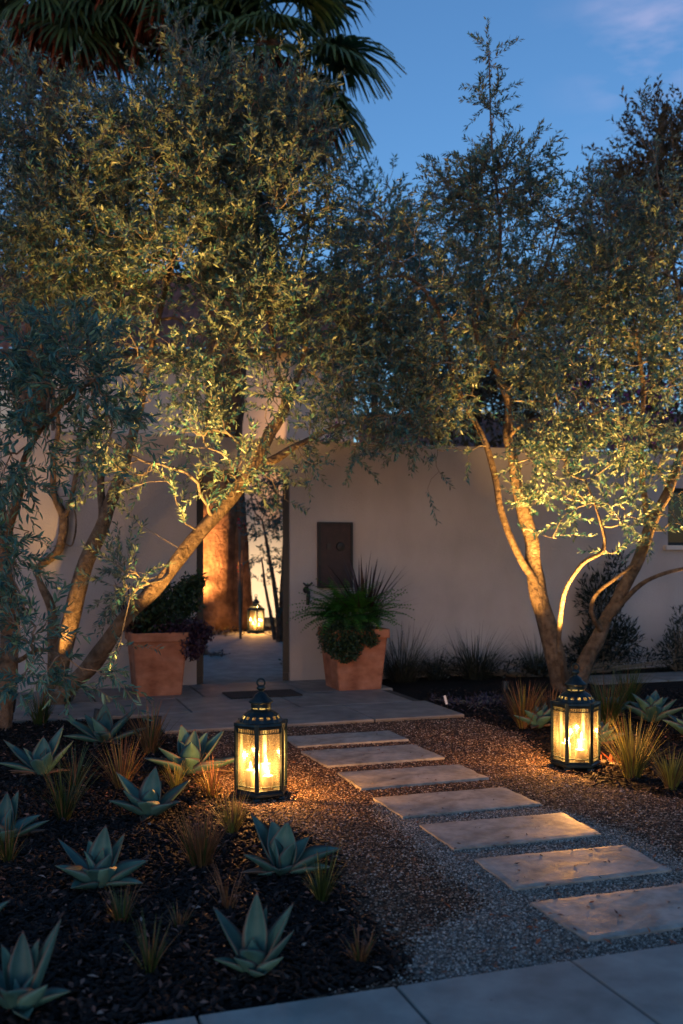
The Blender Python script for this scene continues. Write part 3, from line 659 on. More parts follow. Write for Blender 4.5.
# right olive
right_limbs = [
    [(566, 706, 11.0, .17), (562, 684, 11.0, .15), (554, 650, 11.0, .135), (541, 605, 11.0, .125), (534, 565, 11.0, .11), (528, 525, 11.0, .10), (516, 480, 11.0, .085), (508, 440, 11.0, .07), (508, 400, 11.0, .055), (492, 358, 11.0, .045), (475, 320, 11, .04), (500, 250, 11, .025), (492, 150, 11, .015), (489, 50, 11, .006)],
    [(538, 590, 10.95, .055), (531, 574, 10.9, .05), (514, 546, 10.85, .048), (501, 510, 10.8, .047), (494, 472, 10.8, .045), (480, 430, 10.8, .04), (468, 410, 10.8, .035), (452, 375, 10.7, .03), (444, 330, 10.7, .028), (432, 300, 10.6, .03), (415, 282, 10.6, .024), (388, 276, 10.6, .018), (350, 290, 10.6, .010)],
    [(568, 704, 11.05, .13), (578, 684, 11.05, .12), (591, 652, 11.05, .105), (606, 622, 11.05, .09), (624, 588, 11.0, .085), (642, 550, 11.0, .08), (656, 516, 11.0, .075), (672, 480, 11.0, .06), (686, 430, 11.0, .05), (690, 350, 11.0, .04), (670, 250, 11, .02), (655, 160, 11, .008)],
    [(608, 620, 11.0, .04), (636, 588, 10.9, .034), (664, 574, 10.8, .028), (700, 566, 10.7, .02)],
    [(601, 630, 11.0, .035), (592, 613, 10.8, .032), (597, 594, 10.7, .028), (618, 577, 10.6, .022), (640, 560, 10.6, .016)],
    [(566, 684, 10.9, .04), (560, 655, 10.7, .033), (560, 622, 10.6, .032), (566, 590, 10.5, .03), (582, 564, 10.4, .028), (604, 548, 10.4, .026), (600, 520, 10.4, .014), (585, 480, 10.4, .01)],
    [(650, 530, 11, .05), (644, 490, 11.1, .045), (641, 440, 11.1, .04), (643, 380, 11.1, .03), (630, 300, 11.1, .02), (610, 220, 11.1, .01)],
    [(505, 440, 11.0, .03), (530, 420, 10.8, .025), (570, 420, 10.7, .02), (610, 408, 10.6, .016), (645, 395, 10.6, .012)],
    [(500, 370, 11, .03), (512, 330, 11, .025), (540, 280, 11, .018), (560, 220, 11, .010)],
]
right_blobs = [
    (489, 62, 11, 7, 26, .12, 5.0), (494, 112, 11, 12, 32, .2, 2.5), (478, 95, 11, 7, 26, .1, .8), (505, 182, 11, 50, 34, .7, 1.6), (455, 198, 11, 30, 28, .6, 1.4), (560, 205, 11.1, 26, 34, .4, .7), (500, 225, 11, 70, 42, .8, .75), (385, 250, 10.8, 45, 45, .7, .6), (350, 330, 10.7, 42, 50, .6, .8), (405, 340, 10.7, 50, 45, .7, .8),
    (455, 290, 10.9, 50, 45, .8, .7), (380, 410, 10.5, 60, 42, .6, 1.2), (440, 390, 10.6, 40, 40, .5, 1.1), (380, 350, 10.6, 60, 45, .6, 1.0), (350, 450, 10.3, 30, 22, .35, .8), (430, 430, 10.4, 36, 26, .45, .9), (422, 478, 10.2, 12, 22, .15, .9), (470, 455, 10.5, 14, 14, .2, .4), (520, 310, 11, 55, 50, .8, .9), (480, 380, 10.8, 34, 34, .6, .8), (560, 380, 10.8, 50, 45, .7, .9), (545, 450, 10.6, 36, 34, .5, 1.6),
    (560, 500, 10.5, 40, 24, .45, 1.1), (545, 535, 10.3, 16, 10, .2, .8), (600, 300, 11, 50, 60, .8), (640, 260, 11.1, 50, 60, .8), (650, 200, 11.1, 40, 34, .6, .7), (642, 118, 11.1, 7, 26, .15, 1.0), (590, 180, 11.1, 12, 26, .2, .5), (660, 350, 10.9, 45, 50, .7), (610, 440, 10.7, 45, 40, .6, .8), (650, 460, 10.7, 40, 40, .6, .8), (625, 520, 10.5, 34, 18, .4, .8), (670, 530, 10.6, 24, 24, .4, .8), (595, 210, 11.1, 26, 34, .5, .7), (612, 160, 11.1, 10, 30, .2, .6), (605, 575, 10.6, 12, 10, .15, .6)]
gb = G(566, 691); make_tree('olive_tree', (gb.x, gb.y, 0), 'olive forking low behind the right lantern, tall crown lit golden', 'olive tree', right_limbs, right_blobs, 200, 'olive', 37, leafL=.066, leafW=.018, per=28, twig=(.2, .42), lift=.3, group='olive trees in front of the wall')

# trees beyond the wall
def bg_limbs(px, Y, top, n, spread, r, seed, basez=None):
    rr = random.Random(seed); L = []
    by = HY + CH * F / Y
    L.append([(px, by + 2, Y, r), (px + 2, (by + top) / 2 + 40, Y, r * .8), (px - 4, (by + top) / 2 - 20, Y, r * .5), (px + 3, top + 30, Y, r * .15)])
    for k in range(n):
        y0 = by + (top - by) * rr.uniform(.35, .75); dx = rr.uniform(-1, 1) * spread
        L.append([(px, y0, Y, r * .35), (px + dx * .5, y0 - 30, Y + rr.uniform(-.5, .5), r * .22), (px + dx, y0 - 75, Y + rr.uniform(-1, 1), r * .08)])
    return L
make_tree('background_tree', (P(378, 0, 17).x, 17, 0), 'dark bluish tree beyond the wall between the palm and the right olive', 'tree', bg_limbs(378, 17, 190, 5, 45, .16, 3),
          [(375, 215, 17, 34, 30, 1.0), (390, 250, 17, 40, 40, 1.2), (355, 280, 17, 40, 50, 1.2), (400, 330, 17, 55, 50, 1.4), (345, 220, 17.2, 20, 45, .6), (412, 240, 17, 26, 50, .9), (392, 165, 17, 8, 20, .3, .8), (346, 165, 17.2, 10, 20, .3, .8), (360, 380, 17, 60, 45, 1.3, .7)], 44, 'bgleaf', 41, leafL=.13, leafW=.035, per=16, twig=(.4, .8), group='trees beyond the wall', tw_r=.004)
make_tree('background_tree', (P(660, 0, 18).x, 18, 0), 'round-topped brownish tree beyond the wall at the far right', 'tree', bg_limbs(655, 18, 130, 6, 60, .2, 4),
          [(655, 165, 18, 46, 44, 1.4, 1.8), (690, 180, 18, 50, 56, 1.4, 1.6), (560, 390, 18, 60, 40, 1.3, 1.2), (650, 390, 18, 60, 40, 1.3, 1.2), (470, 390, 18, 60, 36, 1.3, 1.1), (625, 220, 18, 45, 55, 1.3), (600, 270, 18, 50, 50, 1.3, .9), (680, 290, 18, 60, 60, 1.6, .9), (620, 340, 18, 60, 50, 1.4, .8), (560, 330, 18, 45, 50, 1.2, .7), (520, 360, 18, 45, 40, 1.2, .6)], 42, 'bgbrown', 43, leafL=.11, leafW=.04, per=16, twig=(.4, .8), group='trees beyond the wall', tw_r=.004)
make_tree('background_tree', (P(480, 0, 19).x, 19, 0), 'loose dark tree beyond the wall, behind the middle of the right olive', 'tree', bg_limbs(480, 19, 240, 5, 60, .16, 5),
          [(480, 270, 19, 50, 40, 1.3, .8), (440, 320, 19, 50, 45, 1.3, .8), (520, 320, 19, 55, 50, 1.4, .8), (480, 380, 19, 80, 40, 1.5, .7)], 36, 'bgleaf', 44, leafL=.15, leafW=.04, per=16, twig=(.4, .8), group='trees beyond the wall', tw_r=.004)
make_tree('background_tree', (P(20, 0, 20).x, 20, 0), 'dim tree beyond the wall behind the top left of the olives', 'tree', bg_limbs(20, 20, 120, 5, 60, .16, 6),
          [(30, 150, 20, 50, 60, 1.5, .8), (0, 250, 20, 50, 60, 1.5, .8), (90, 200, 20, 60, 40, 1.3, .5), (60, 290, 20, 60, 40, 1.5, .6)], 30, 'bgbrown', 45, leafL=.13, leafW=.04, per=16, twig=(.4, .8), group='trees beyond the wall', tw_r=.004)
# small courtyard tree seen through the gate
make_tree('courtyard_tree', (P(276, 0, 17).x, 17, 0), 'slender multi-stemmed tree inside the courtyard right of the far lantern', 'tree',
          [[(279, 645, 17, .07), (276, 600, 17, .05), (270, 560, 17, .04), (262, 520, 17, .02)], [(281, 645, 17.1, .08), (282, 600, 17.1, .06), (284, 560, 17, .05), (286, 510, 17, .03)], [(275, 640, 16.9, .04), (266, 590, 16.9, .03), (262, 560, 16.8, .02)]],
          [(258, 545, 16.9, 16, 22, .5, .8), (276, 510, 17, 22, 26, .6), (288, 560, 17, 12, 30, .4), (270, 480, 17, 30, 16, .6), (262, 585, 16.8, 12, 12, .3, .6), (246, 500, 17, 14, 16, .4, .6), (284, 610, 17, 10, 18, .3, .8)], 230, 'bgleaf', 47, leafL=.07, leafW=.028, per=12, twig=(.15, .3))

# palms
def palm(base, crown, label, nf, seed, r=0.42, skirt=30, R=1.75):
    rr = random.Random(seed); t = empty('fan_palm', base, label, 'palm tree', 'tall fan palms beyond the wall'); B = Vector(base); C = Vector(crown) - B
    b = MB(); n = 40; pts = []; rad = []
    for i in range(n + 1):
        s = i / n; pts.append((C.x * s ** 1.6, C.y * s, C.z * s)); rad.append(r * (1.15 - 0.5 * s + 0.5 * math.exp(-s * 28)) * (1 + (0.018 if i % 2 else -0.018)))
    b.tube(pts, rad, 24, wob=0.08, seed=seed); b.build('trunk', M['palm_bark'], t, smooth=True)
    def frond(mb, az, el, pet, fr, droop_, seg=26):
        d = Vector((math.cos(az) * math.cos(el), math.sin(az) * math.cos(el), math.sin(el))); side = Vector((-math.sin(az), math.cos(az), 0)); upv = side.cross(d) * -1
        if upv.z < 0: upv = -upv
        p0 = C + d * 0.12; hub = p0 + d * pet + Vector((0, 0, -0.10 * pet * droop_))
        mb.tube([p0, (p0 + hub) / 2 + upv * 0.03, hub], [0.022, 0.016, 0.012], 4)
        for k in range(seg):
            a = (k / (seg - 1) - 0.5) * math.radians(215); L = fr * (1 - 0.25 * abs(a) / 1.9) * rr.uniform(.9, 1.05)
            dr = (d * math.cos(a) + side * math.sin(a)); wv = (side * math.cos(a) - d * math.sin(a))
            wd = 0.030 * fr; pr = []
            for s in (0.05, 0.45, 0.75, 1.0):
                sg = droop_ * (max(0, s - 0.35) ** 2) * 1.1 * L
                c_ = hub + dr * L * s * (1 - 0.12 * s * droop_) + Vector((0, 0, -sg)) + upv * (0.08 * math.cos(a) * s * fr * 0.3)
                ww = wd * (s / 0.45 if s < 0.45 else 1.0 if s < .6 else 0.7 if s < .9 else 0.06); z_ = upv * (0.015 if k % 2 else -0.015)
                pr.append((c_ - wv * ww + z_, c_ + wv * ww - z_))
            for i in range(3): mb.add([pr[i][0], pr[i][1], pr[i + 1][1], pr[i + 1][0]], [(0, 1, 2, 3)])
    g = MB()
    for k in range(nf): frond(g, k * 2.399 + rr.uniform(-.2, .2), math.radians(rr.uniform(-50, 65)), rr.uniform(.7, 1.05) * R * .55, R * rr.uniform(.5, .62), rr.uniform(.5, 1.2))
    g.build('crown', M['palmleaf'], t)
    g = MB()
    for k in range(skirt): frond(g, k * 2.399, math.radians(rr.uniform(-78, -35)), rr.uniform(.5, .9) * R * .45, R * .5, 1.0, 14)
    g.build('skirt', M['palmdead'], t)
pa = P(213, 0, 20.5); palm((pa.x, 20.5, 0), P(268, 44, 20.5), 'tall fan palm whose orange-lit trunk shows through the gateway', 60, 5, 0.42, 34, 2.5)
pb = P(236, 0, 20.6); palm((pb.x, 20.6, 0), P(170, -50, 20.6), 'second fan palm with the darker trunk beside the lit one', 44, 6, 0.27, 16, 2.5)
pc = P(30, 0, 21); palm((pc.x, 21, 0), P(60, -10, 21), 'fan palm crown at the top left corner behind the olives', 40, 8, 0.3, 26, 2.4)

# ------------------------------------------------------------------ houses behind
def tiled_roof(x0, x1, y0, z0, y1, z1, pitch=0.22):
    mb = MB(); nx = int((x1 - x0) / pitch * 6); ny = 14
    for j in range(ny + 1):
        for k in range(2 if 0 < j < ny else 1):
            pass
    vs = []
    for j in range(ny + 1):
        t = j / ny
        for i in range(nx + 1):
            x = x0 + (x1 - x0) * i / nx
            vs.append((x, y0 + (y1 - y0) * t, z0 + (z1 - z0) * t + 0.05 * abs(math.sin((x - x0) / pitch * PI)) + 0.025 * ((j % 2))))
    mb.v = vs
    for j in range(ny):
        for i in range(nx): a = j * (nx + 1) + i; mb.f.append((a, a + 1, a + nx + 2, a + nx + 1)); mb.m.append(0)
    return mb
hs = empty('house', (0, 24, 0), 'pale two-storey house with tiled roof, glimpsed beyond the wall behind the left olive', 'house')
b = MB(); b.box((-6.2, 3.0, 3.2), (13.0, 6, 6.4)); b.build('wall', M['stucco_white'], hs)
tiled_roof(-13.2, 0.6, -0.5, 6.35, 3.6, 9.3).build('roof', M['tile'], hs)
b = MB(); b.box((-6.3, -0.46, 6.33), (13.8, 0.1, 0.1)); b.build('gutter', M['dark_metal'], hs)
def house_window(par, x, z, w, h, y=-0.02):
    a = MB(); a.box((x, y, z), (w, 0.05, h)); o = a.build('window', M['darkglass'], par)
    a = MB()
    for sx in (-1, 0, 1): a.box((x + sx * w / 2, y - 0.02, z), (0.07, 0.08, h + 0.07))
    for sz in (-1, 1): a.box((x, y - 0.025, z + sz * h / 2), (w + 0.07, 0.07, 0.07))
    a.build('frame', M['panel_wood'], o)
for x in (-10.5, -7.6): house_window(hs, x, 4.9, 1.3, 1.2)
house_window(hs, -7.2, 1.6, 1.6, 1.6)
wg = empty('house_wing', (0, 23, 0), 'low wing with a dark tiled roof just above the garden wall at the right', 'house')
b = MB(); b.box((6.6, 2.5, 1.95), (12.0, 5, 3.9)); b.build('wall', M['stucco_white'], wg)
tiled_roof(0.4, 12.9, -0.5, 3.86, 2.6, 5.1).build('roof', M['tile'], wg)
house_window(wg, 4.0, 1.8, 1.4, 1.4)

# hedge and bougainvillea behind the wall
def leafy(name, blobs, dens, mat, label, cat, seed, L=.06, Wd=.03, group=None, up=0.6, parent=None, stems=True, parts=True, ground=None):
    r_ = np.random.default_rng(seed); A, CE = blob_points(blobs, dens, r_); n = len(A)
    A[:, 2] = np.maximum(A[:, 2], 0.02)
    d = nrm(nrm(A - CE + 1e-6) + r_.normal(size=(n, 3)) * .6 + np.array([0, 0, up])); nn = nrm(r_.normal(size=(n, 3)) + np.array([0, 0, 1.]))
    q4, _ = leaf_quads(A, d, nn, r_.uniform(.7, 1.3, n) * L, r_.uniform(.7, 1.3, n) * Wd)
    c0 = CE.mean(0); base = np.array([c0[0], c0[1], 0.0]) if ground is None else np.array(ground)
    if parent is None:
        t = empty(name, base, label, cat, group)
    else: t = parent
    me = fast_mesh('leaves', q4 - base, 4, np.arange(n * 4)); link('leaves' if parts else name, me, M[mat], t)
    if stems:
        b = MB()
        for i in range(0, n, max(1, n // 40)):
            e = A[i] - base; b.tube([(e[0] * .15, e[1] * .15, 0.0), (e[0] * .5, e[1] * .5, e[2] * .55), tuple(e)], [.012, .008, .003], 4)
        b.build('stems', M['twig'], t)
    return t
leafy('hedge_shrub', [(460, 470, 15.5, 50, 50, .5), (520, 470, 15.5, 50, 45, .5), (440, 445, 15.5, 20, 25, .4)], 500, 'hedge', 'brownish hedge showing just above the wall in the middle', 'hedge', 51, .10, .05)
leafy('bougainvillea', [(575, 355, 16, 26, 22, .5), (600, 340, 16, 18, 20, .4), (590, 420, 16, 40, 50, .5), (640, 400, 16, 40, 30, .5), (640, 470, 16, 60, 50, .6)], 420, 'boug', 'dim purple bougainvillea beyond the wall behind the right olive', 'bougainvillea', 52, .07, .05)
leafy('bougainvillea', [(333, 440, 14.5, 16, 14, .4), (320, 470, 14.5, 20, 20, .4), (345, 500, 14.5, 20, 40, .4)], 500, 'boug', 'purple-red bougainvillea peeking over the wall by the gateway', 'bougainvillea', 53, .07, .05)
leafy('flowering_shrub', [(241, 527, 17.6, 5, 7, .2), (239, 570, 17.6, 3, 8, .15)], 1400, 'red_flower', 'red flowers beside the palm trunk seen through the gateway', 'flowers', 54, .06, .05)
leafy('courtyard_bush', [(222, 634, 18.6, 26, 8, .5), (200, 630, 18.2, 14, 10, .4)], 700, 'hedge', 'low bush in front of the palm trunk inside the courtyard', 'bush', 55, .06, .03)
leafy('courtyard_bush', [(276, 634, 18.0, 16, 9, .4), (288, 625, 17.6, 10, 16, .4)], 700, 'hedge', 'low bush right of the far lantern inside the courtyard', 'bush', 56, .06, .03)
leafy('courtyard_bush', [(285, 661, 13.4, 8, 7, .25), (291, 655, 13.4, 6, 8, .2)], 1500, 'trail', 'small dark bush at the right edge of the path just inside the gateway', 'bush', 57, .05, .03)
leafy('courtyard_bush', [(207, 652, 14.8, 9, 5, .3), (218, 655, 14.6, 12, 3.5, .3), (200, 645, 15, 8, 8, .3)], 1500, 'cover', 'low ground cover left of the path just inside the gateway', 'bush', 58, .05, .03)

# ------------------------------------------------------------------ blades, tufts and agaves
def blade(mb, base, az, lean, L, w, curve=0.5, segs=5, mi=0, twist=0.0):
    h_ = Vector((math.cos(az), math.sin(az), 0)); s_ = Vector((-math.sin(az), math.cos(az), 0)); p = Vector(base); th = lean; pts = []
    for i in range(segs + 1):
        t = i / segs; ww = w * (1 - t ** 2.2) * (0.6 + 0.4 * min(1, t * 4)) / 2 + 0.0003
        pts.append((p - s_ * ww, p + s_ * ww)); th += curve / segs; p = p + (h_ * math.sin(th) + Vector((0, 0, 1)) * math.cos(th)) * (L / segs)
    b0 = len(mb.v)
    for a, c in pts: mb.v.append(tuple(a)); mb.v.append(tuple(c))
    for i in range(segs): mb.f.append((b0 + 2 * i, b0 + 2 * i + 1, b0 + 2 * i + 3, b0 + 2 * i + 2)); mb.m.append(mi)
def tuft(px, py, hpx, wpx, n, mat, label, seed, w=0.004, name='grass_tuft', cat='grass', group='grass tufts in the beds', loc=None, mats=None, curve=.7, lean=.45):
    rr = random.Random(seed); g = G(px, py) if loc is None else Vector(loc); sc = g.y / F; H = hpx * sc
    R = wpx * sc / 2; mb = MB(); mats = mats or [mat]
    for i in range(n):
        az = rr.uniform(0, 2 * PI); rb = rr.random() ** .5 * R * .28
        base = (rb * math.cos(az), rb * math.sin(az), -0.005); L = H * rr.uniform(.45, 1.12)
        blade(mb, base, az + rr.uniform(-.5, .5), rr.uniform(.02, lean), L, w * rr.uniform(.7, 1.3), rr.uniform(.05, curve), mi=rr.randrange(len(mats)) if rr.random() < .5 else 0)
    o = mb.build(name, [M[k] for k in mats], None, (g.x, g.y, g.z if loc is not None else 0)); return tag(o, label, cat, group)
T = [  # px, py(base), height px, width px, blades, materials, label
    (64, 822, 70, 30, 70, ['grass', 'straw'], 'upright grass tuft between the left edge agave and the row behind'),
    (75, 790, 50, 26, 50, ['grass', 'straw'], 'small grass tuft right beside the blue agave near the left edge'),
    (122, 790, 60, 44, 90, ['straw', 'grass_lit'], 'rusty grass tuft with golden light in its colour behind the fifth agave, left of the lit garden light'),
    (150, 755, 55, 40, 90, ['straw', 'grass'], 'tall brownish grass tuft around the small lit garden light'),
    (175, 790, 34, 30, 50, ['grass_lit', 'straw'], 'short grass tuft under the yellow-lit agave'),
    (200, 868, 62, 64, 150, ['straw', 'grass'], 'wide reddish grass tuft in the middle of the left bed'),
    (232, 835, 46, 34, 80, ['grass_lit', 'straw'], 'grass tuft directly below the left lantern, tips lit orange'),
    (212, 800, 44, 30, 60, ['straw', 'grass_lit'], 'thin lit grass tuft left of the left lantern'),
    (64, 705, 46, 44, 90, ['grass', 'straw'], 'grass tuft at the foot of the leaning olive trunk'),
    (40, 725, 44, 40, 80, ['grass', 'straw'], 'dim grass tuft left of the leaning olive foot'),
    (322, 905, 62, 20, 60, ['grass', 'grass_lit'], 'slim green grass tuft beside the agave next to the gravel'),
    (150, 975, 62, 36, 40, ['grass', 'straw'], 'sparse thin grass tuft between the two front agaves'),
    (122, 925, 46, 34, 44, ['grass', 'straw'], 'small grass tuft in front of the round central agave'),
    (8, 865, 54, 24, 40, ['grass', 'straw'], 'grass tuft cut by the left edge of the photo'),
    (228, 912, 50, 40, 26, ['straw'], 'dry straw stalks in front of the agave by the gravel'),
    (360, 965, 40, 26, 40, ['straw', 'grass'], 'dark small grass tuft at the corner of bed and gravel'),
    (180, 930, 30, 30, 30, ['straw', 'grass'], 'tiny grass tuft left of the tall front agave'),
    (524, 728, 50, 44, 110, ['straw', 'grass_lit'], 'orange-brown grass tuft left of the right lantern'),
    (632, 778, 66, 50, 120, ['grass_lit', 'grass', 'straw'], 'grass tuft with lantern glow in its yellow-green colour, just right of the right lantern'),
    (671, 790, 46, 34, 90, ['grass_lit', 'straw'], 'grass tuft with lantern gold in its colour, near the right edge below the other'),
    (608, 725, 56, 50, 110, ['grass', 'straw'], 'tall dim grass tuft behind the right lantern'),
    (628, 705, 44, 40, 90, ['grass', 'straw'], 'dim grass tuft behind the right bed agaves'),
    (550, 722, 40, 30, 60, ['straw', 'grass'], 'dark grass tuft under the olive foot at the left'),
]
for k, (px, py, hh, ww, n, mt, lab) in enumerate(T): tuft(px, py, hh, ww, int(n * (2.0 if px > 500 else 1.3)), mt[0], lab, 100 + k, mats=mt, w=0.0055 if py > 760 else 0.008)
W_T = [(1.30, -.30, 66, 66, 170, 'dark wispy grass clump against the wall right of the terracotta pot'), (2.25, -.32, 56, 60, 170, 'dark wispy grass clump against the wall midway to the olive'),
       (3.1, -.30, 52, 50, 130, 'dark wispy grass clump against the wall just left of the olive fork'), (1.75, -.25, 36, 40, 90, 'low dark grass clump between the two bigger wall clumps')]
for k, (u, v, hh, ww, n, lab) in enumerate(W_T):
    p = W(u, v); tuft(0, 0, hh, ww * 1.6, n * 2, 'grass_dark', lab, 150 + k, loc=p, mats=['grass_dark'], w=.007, curve=1.3, lean=.8, group='wispy grasses along the wall')

def agave(px, py, wpx, leaves, label, seed, n=16, hpx=None, extra=None, spread=(.15, 1.25), wid=.26):
    g = G(px, py); sc = g.y / F; R = wpx * sc / 2; rr = random.Random(seed)
    mb = MB(); mg = []
    def leaf(az, lean, L, Wd, curl, dead=0.0):
        ns, nc = 12, 6; h_ = Vector((math.cos(az), math.sin(az), 0)); s_ = Vector((-math.sin(az), math.cos(az), 0)); th = lean; p = h_ * 0.018 + Vector((0, 0, 0.0)); rows = []
        for i in range(ns + 1):
            t = i / ns
            w_ = Wd * (0.50 + 0.50 * math.sin(min(1, t / .48) * PI / 2)) if t < .48 else Wd * max(0.0, 1 - ((t - .48) / .52) ** 1.5)
            w_ = max(w_, 0.0018)
            d = h_ * math.sin(th) + Vector((0, 0, 1)) * math.cos(th); up_ = s_.cross(d)
            if up_.dot(-h_) < 0 and th < PI / 2: up_ = -up_
            elif th >= PI / 2 and up_.z < 0: up_ = -up_
            row = []
            thick = Wd * .13 * (1 - t * .85) + .0008
            for j in range(nc + 1):
                x = j / nc * 2 - 1; cup = (x * x) * w_ * .30
                row.append((p + s_ * (x * w_ / 2) + up_ * cup, max(dead, (abs(x) ** 6 if t < .93 else 1.6))))
            for j in range(nc - 1, 0, -1):
                x = j / nc * 2 - 1; cup = (x * x) * w_ * .30
                row.append((p + s_ * (x * w_ / 2) + up_ * (cup - thick * (1 - x * x)), dead))
            rows.append(row); th += curl / ns; p = p + d * (L / ns)
        b0 = len(mb.v); K = len(rows[0])
        for r in rows:
            for q_, e in r: mb.v.append(tuple(q_)); mg.append(e)
        for i in range(ns):
            for j in range(K): j2 = (j + 1) % K; mb.f.append((b0 + i * K + j, b0 + i * K + j2, b0 + (i + 1) * K + j2, b0 + (i + 1) * K + j)); mb.m.append(0)
        mb.f.append(tuple(b0 + ns * K + j for j in range(K))); mb.m.append(0)
    if leaves:
        for (az, lean, L, Wd, curl) in leaves: leaf(math.radians(az), math.radians(lean), L * R, Wd * R * 1.3, math.radians(curl))
    for i in range(n):
        f = i / n; az = i * 2.399 + rr.uniform(-.2, .2); lean = spread[0] + (spread[1] - spread[0]) * f ** .8
        leaf(az + seed, lean, R * rr.uniform(.85, 1.1) * (0.75 + .35 * f), R * wid * 1.7 * rr.uniform(.85, 1.15), rr.uniform(-.25, .35))
    for i in range(rr.randint(2, 4)): leaf(rr.uniform(0, 6.28), rr.uniform(1.35, 1.6), R * rr.uniform(.55, .95), R * .26, rr.uniform(-.1, .25), dead=rr.uniform(.75, 1.0))
    o = mb.build('agave', M['agave'], None, (g.x, g.y, 0.012), smooth=True)
    at = o.data.attributes.new('margin', 'FLOAT', 'POINT'); at.data.foreach_set('value', mg)
    return tag(o, label, 'agave', 'blue-green agaves in the beds')
# explicit leaves: azimuth (deg; 0 right, 90 away, -90 toward camera), lean from vertical, length, width, curl
agave(100, 888, 92, [(80, 8, 1.25, .44, 5), (150, 60, 1.45, .24, -12), (15, 68, 1.05, .52, -10), (35, 30, 1.15, .34, -12), (130, 26, 1.0, .36, 5), (-150, 58, .85, .50, -8), (-100, 40, .75, .52, 12), (-60, 48, .75, .5, -10), (-20, 78, 1.0, .3, 5), (95, 38, .95, .4, 5), (-120, 76, .8, .4, 0), (175, 66, 1.0, .36, 0)],
      'agave with broad pale-edged leaves in the middle of the left bed', 1, 4, spread=(.05, .5))
agave(255, 976, 84, [(85, 3, 1.85, .46, 4), (160, 38, 1.75, .42, -8), (20, 32, 1.75, .44, -8), (60, 12, 1.5, .36, 6), (115, 20, 1.3, .42, 0), (-100, 22, .95, .55, 25), (-20, 44, 1.45, .38, -14), (-45, 62, 1.1, .4, -20), (-160, 62, 1.0, .36, 0), (-70, 68, .75, .42, 0), (-130, 45, .8, .45, 0)],
      'tall upright agave at the front of the left bed near the pavement', 2, 3, spread=(.05, .4))
agave(283, 876, 96, [(120, 22, 1.1, .46, 8), (150, 36, 1.35, .40, -8), (70, 12, 1.05, .50, -5), (5, 62, 1.25, .52, 10), (-5, 80, .95, .36, 0), (-160, 62, .9, .34, -10), (-95, 62, .55, .40, 0), (-150, 82, .5, .3, 0), (40, 44, .9, .42, 0)],
      'agave with drooping right leaf beside the gravel, below the left lantern', 3, 2, spread=(.1, .4))
agave(20, 1012, 96, [(20, 28, 1.9, .50, -14), (100, 12, 1.5, .42, 0), (150, 20, 1.3, .4, 0), (60, 16, 1.35, .4, 4), (-40, 60, 1.15, .5, -26), (-90, 35, 1.0, .55, 22), (-150, 50, 1.2, .45, 0), (-10, 66, 1.1, .4, 0), (-65, 76, 1.0, .36, 0), (170, 45, 1.5, .4, 0)],
      'large agave cut by the bottom left corner of the photo', 4, 3, spread=(.05, .4))
agave(150, 818, 80, [(75, 12, 1.2, .45, 0), (25, 55, 1.25, .38, -12), (155, 50, 1.4, .36, -14), (-150, 62, 1.1, .36, 0), (-90, 45, .8, .45, 10), (-40, 60, .9, .42, 0), (110, 30, 1.0, .4, 0)], 'agave between the central one and the yellow-lit one', 5, 4)
agave(4, 842, 84, [(60, 22, 1.15, .34, -8), (95, 12, 1.1, .34, 0), (10, 70, 1.05, .26, -8), (-60, 60, .8, .36, 0), (-120, 40, .8, .4, 0)], 'slender-leaved agave cut by the left edge, halfway down', 6, 4)
agave(42, 776, 78, [(40, 28, 1.3, .40, -10), (165, 58, 1.35, .30, -14), (10, 45, 1.1, .30, -10), (100, 14, .95, .40, 0), (-160, 70, 1.1, .3, 0), (-90, 45, .7, .40, 0)], 'blue agave near the left edge, behind the slender-leaved one', 7, 4)
agave(104, 744, 76, [(100, 12, 1.05, .36, 5), (30, 48, 1.2, .28, -8), (5, 74, 1.2, .24, -8), (160, 66, 1.35, .28, -6), (-170, 78, 1.0, .3, 0), (-90, 55, .7, .36, 0)], 'dim agave right below the leaning olive trunk', 8, 5)
agave(190, 775, 92, [(120, 28, 1.1, .36, -4), (80, 18, .95, .34, 0), (40, 48, 1.2, .34, -8), (0, 76, 1.25, .34, -8), (170, 76, 1.05, .3, -6), (-150, 66, 1.0, .34, 0), (-90, 50, .7, .4, 0), (-30, 70, .9, .36, 0), (60, 35, 1.0, .36, 0)], 'agave lit yellow from the lantern, left of it', 9, 5)
agave(538, 728, 62, None, 'olive-green agave just behind the left side of the right lantern', 10, 14)
agave(598, 745, 58, None, 'agave touching the right side of the right lantern', 11, 12)
agave(652, 722, 72, None, 'wide agave in the middle of the right bed', 12, 15)
agave(690, 738, 64, None, 'agave cut by the right edge of the photo', 13, 14)
agave(612, 716, 50, None, 'small dim agave behind the right lantern, below the olive fork', 14, 13)
agave(-28, 935, 80, None, 'agave just outside the left edge with one leaf tip in view', 15, 12)

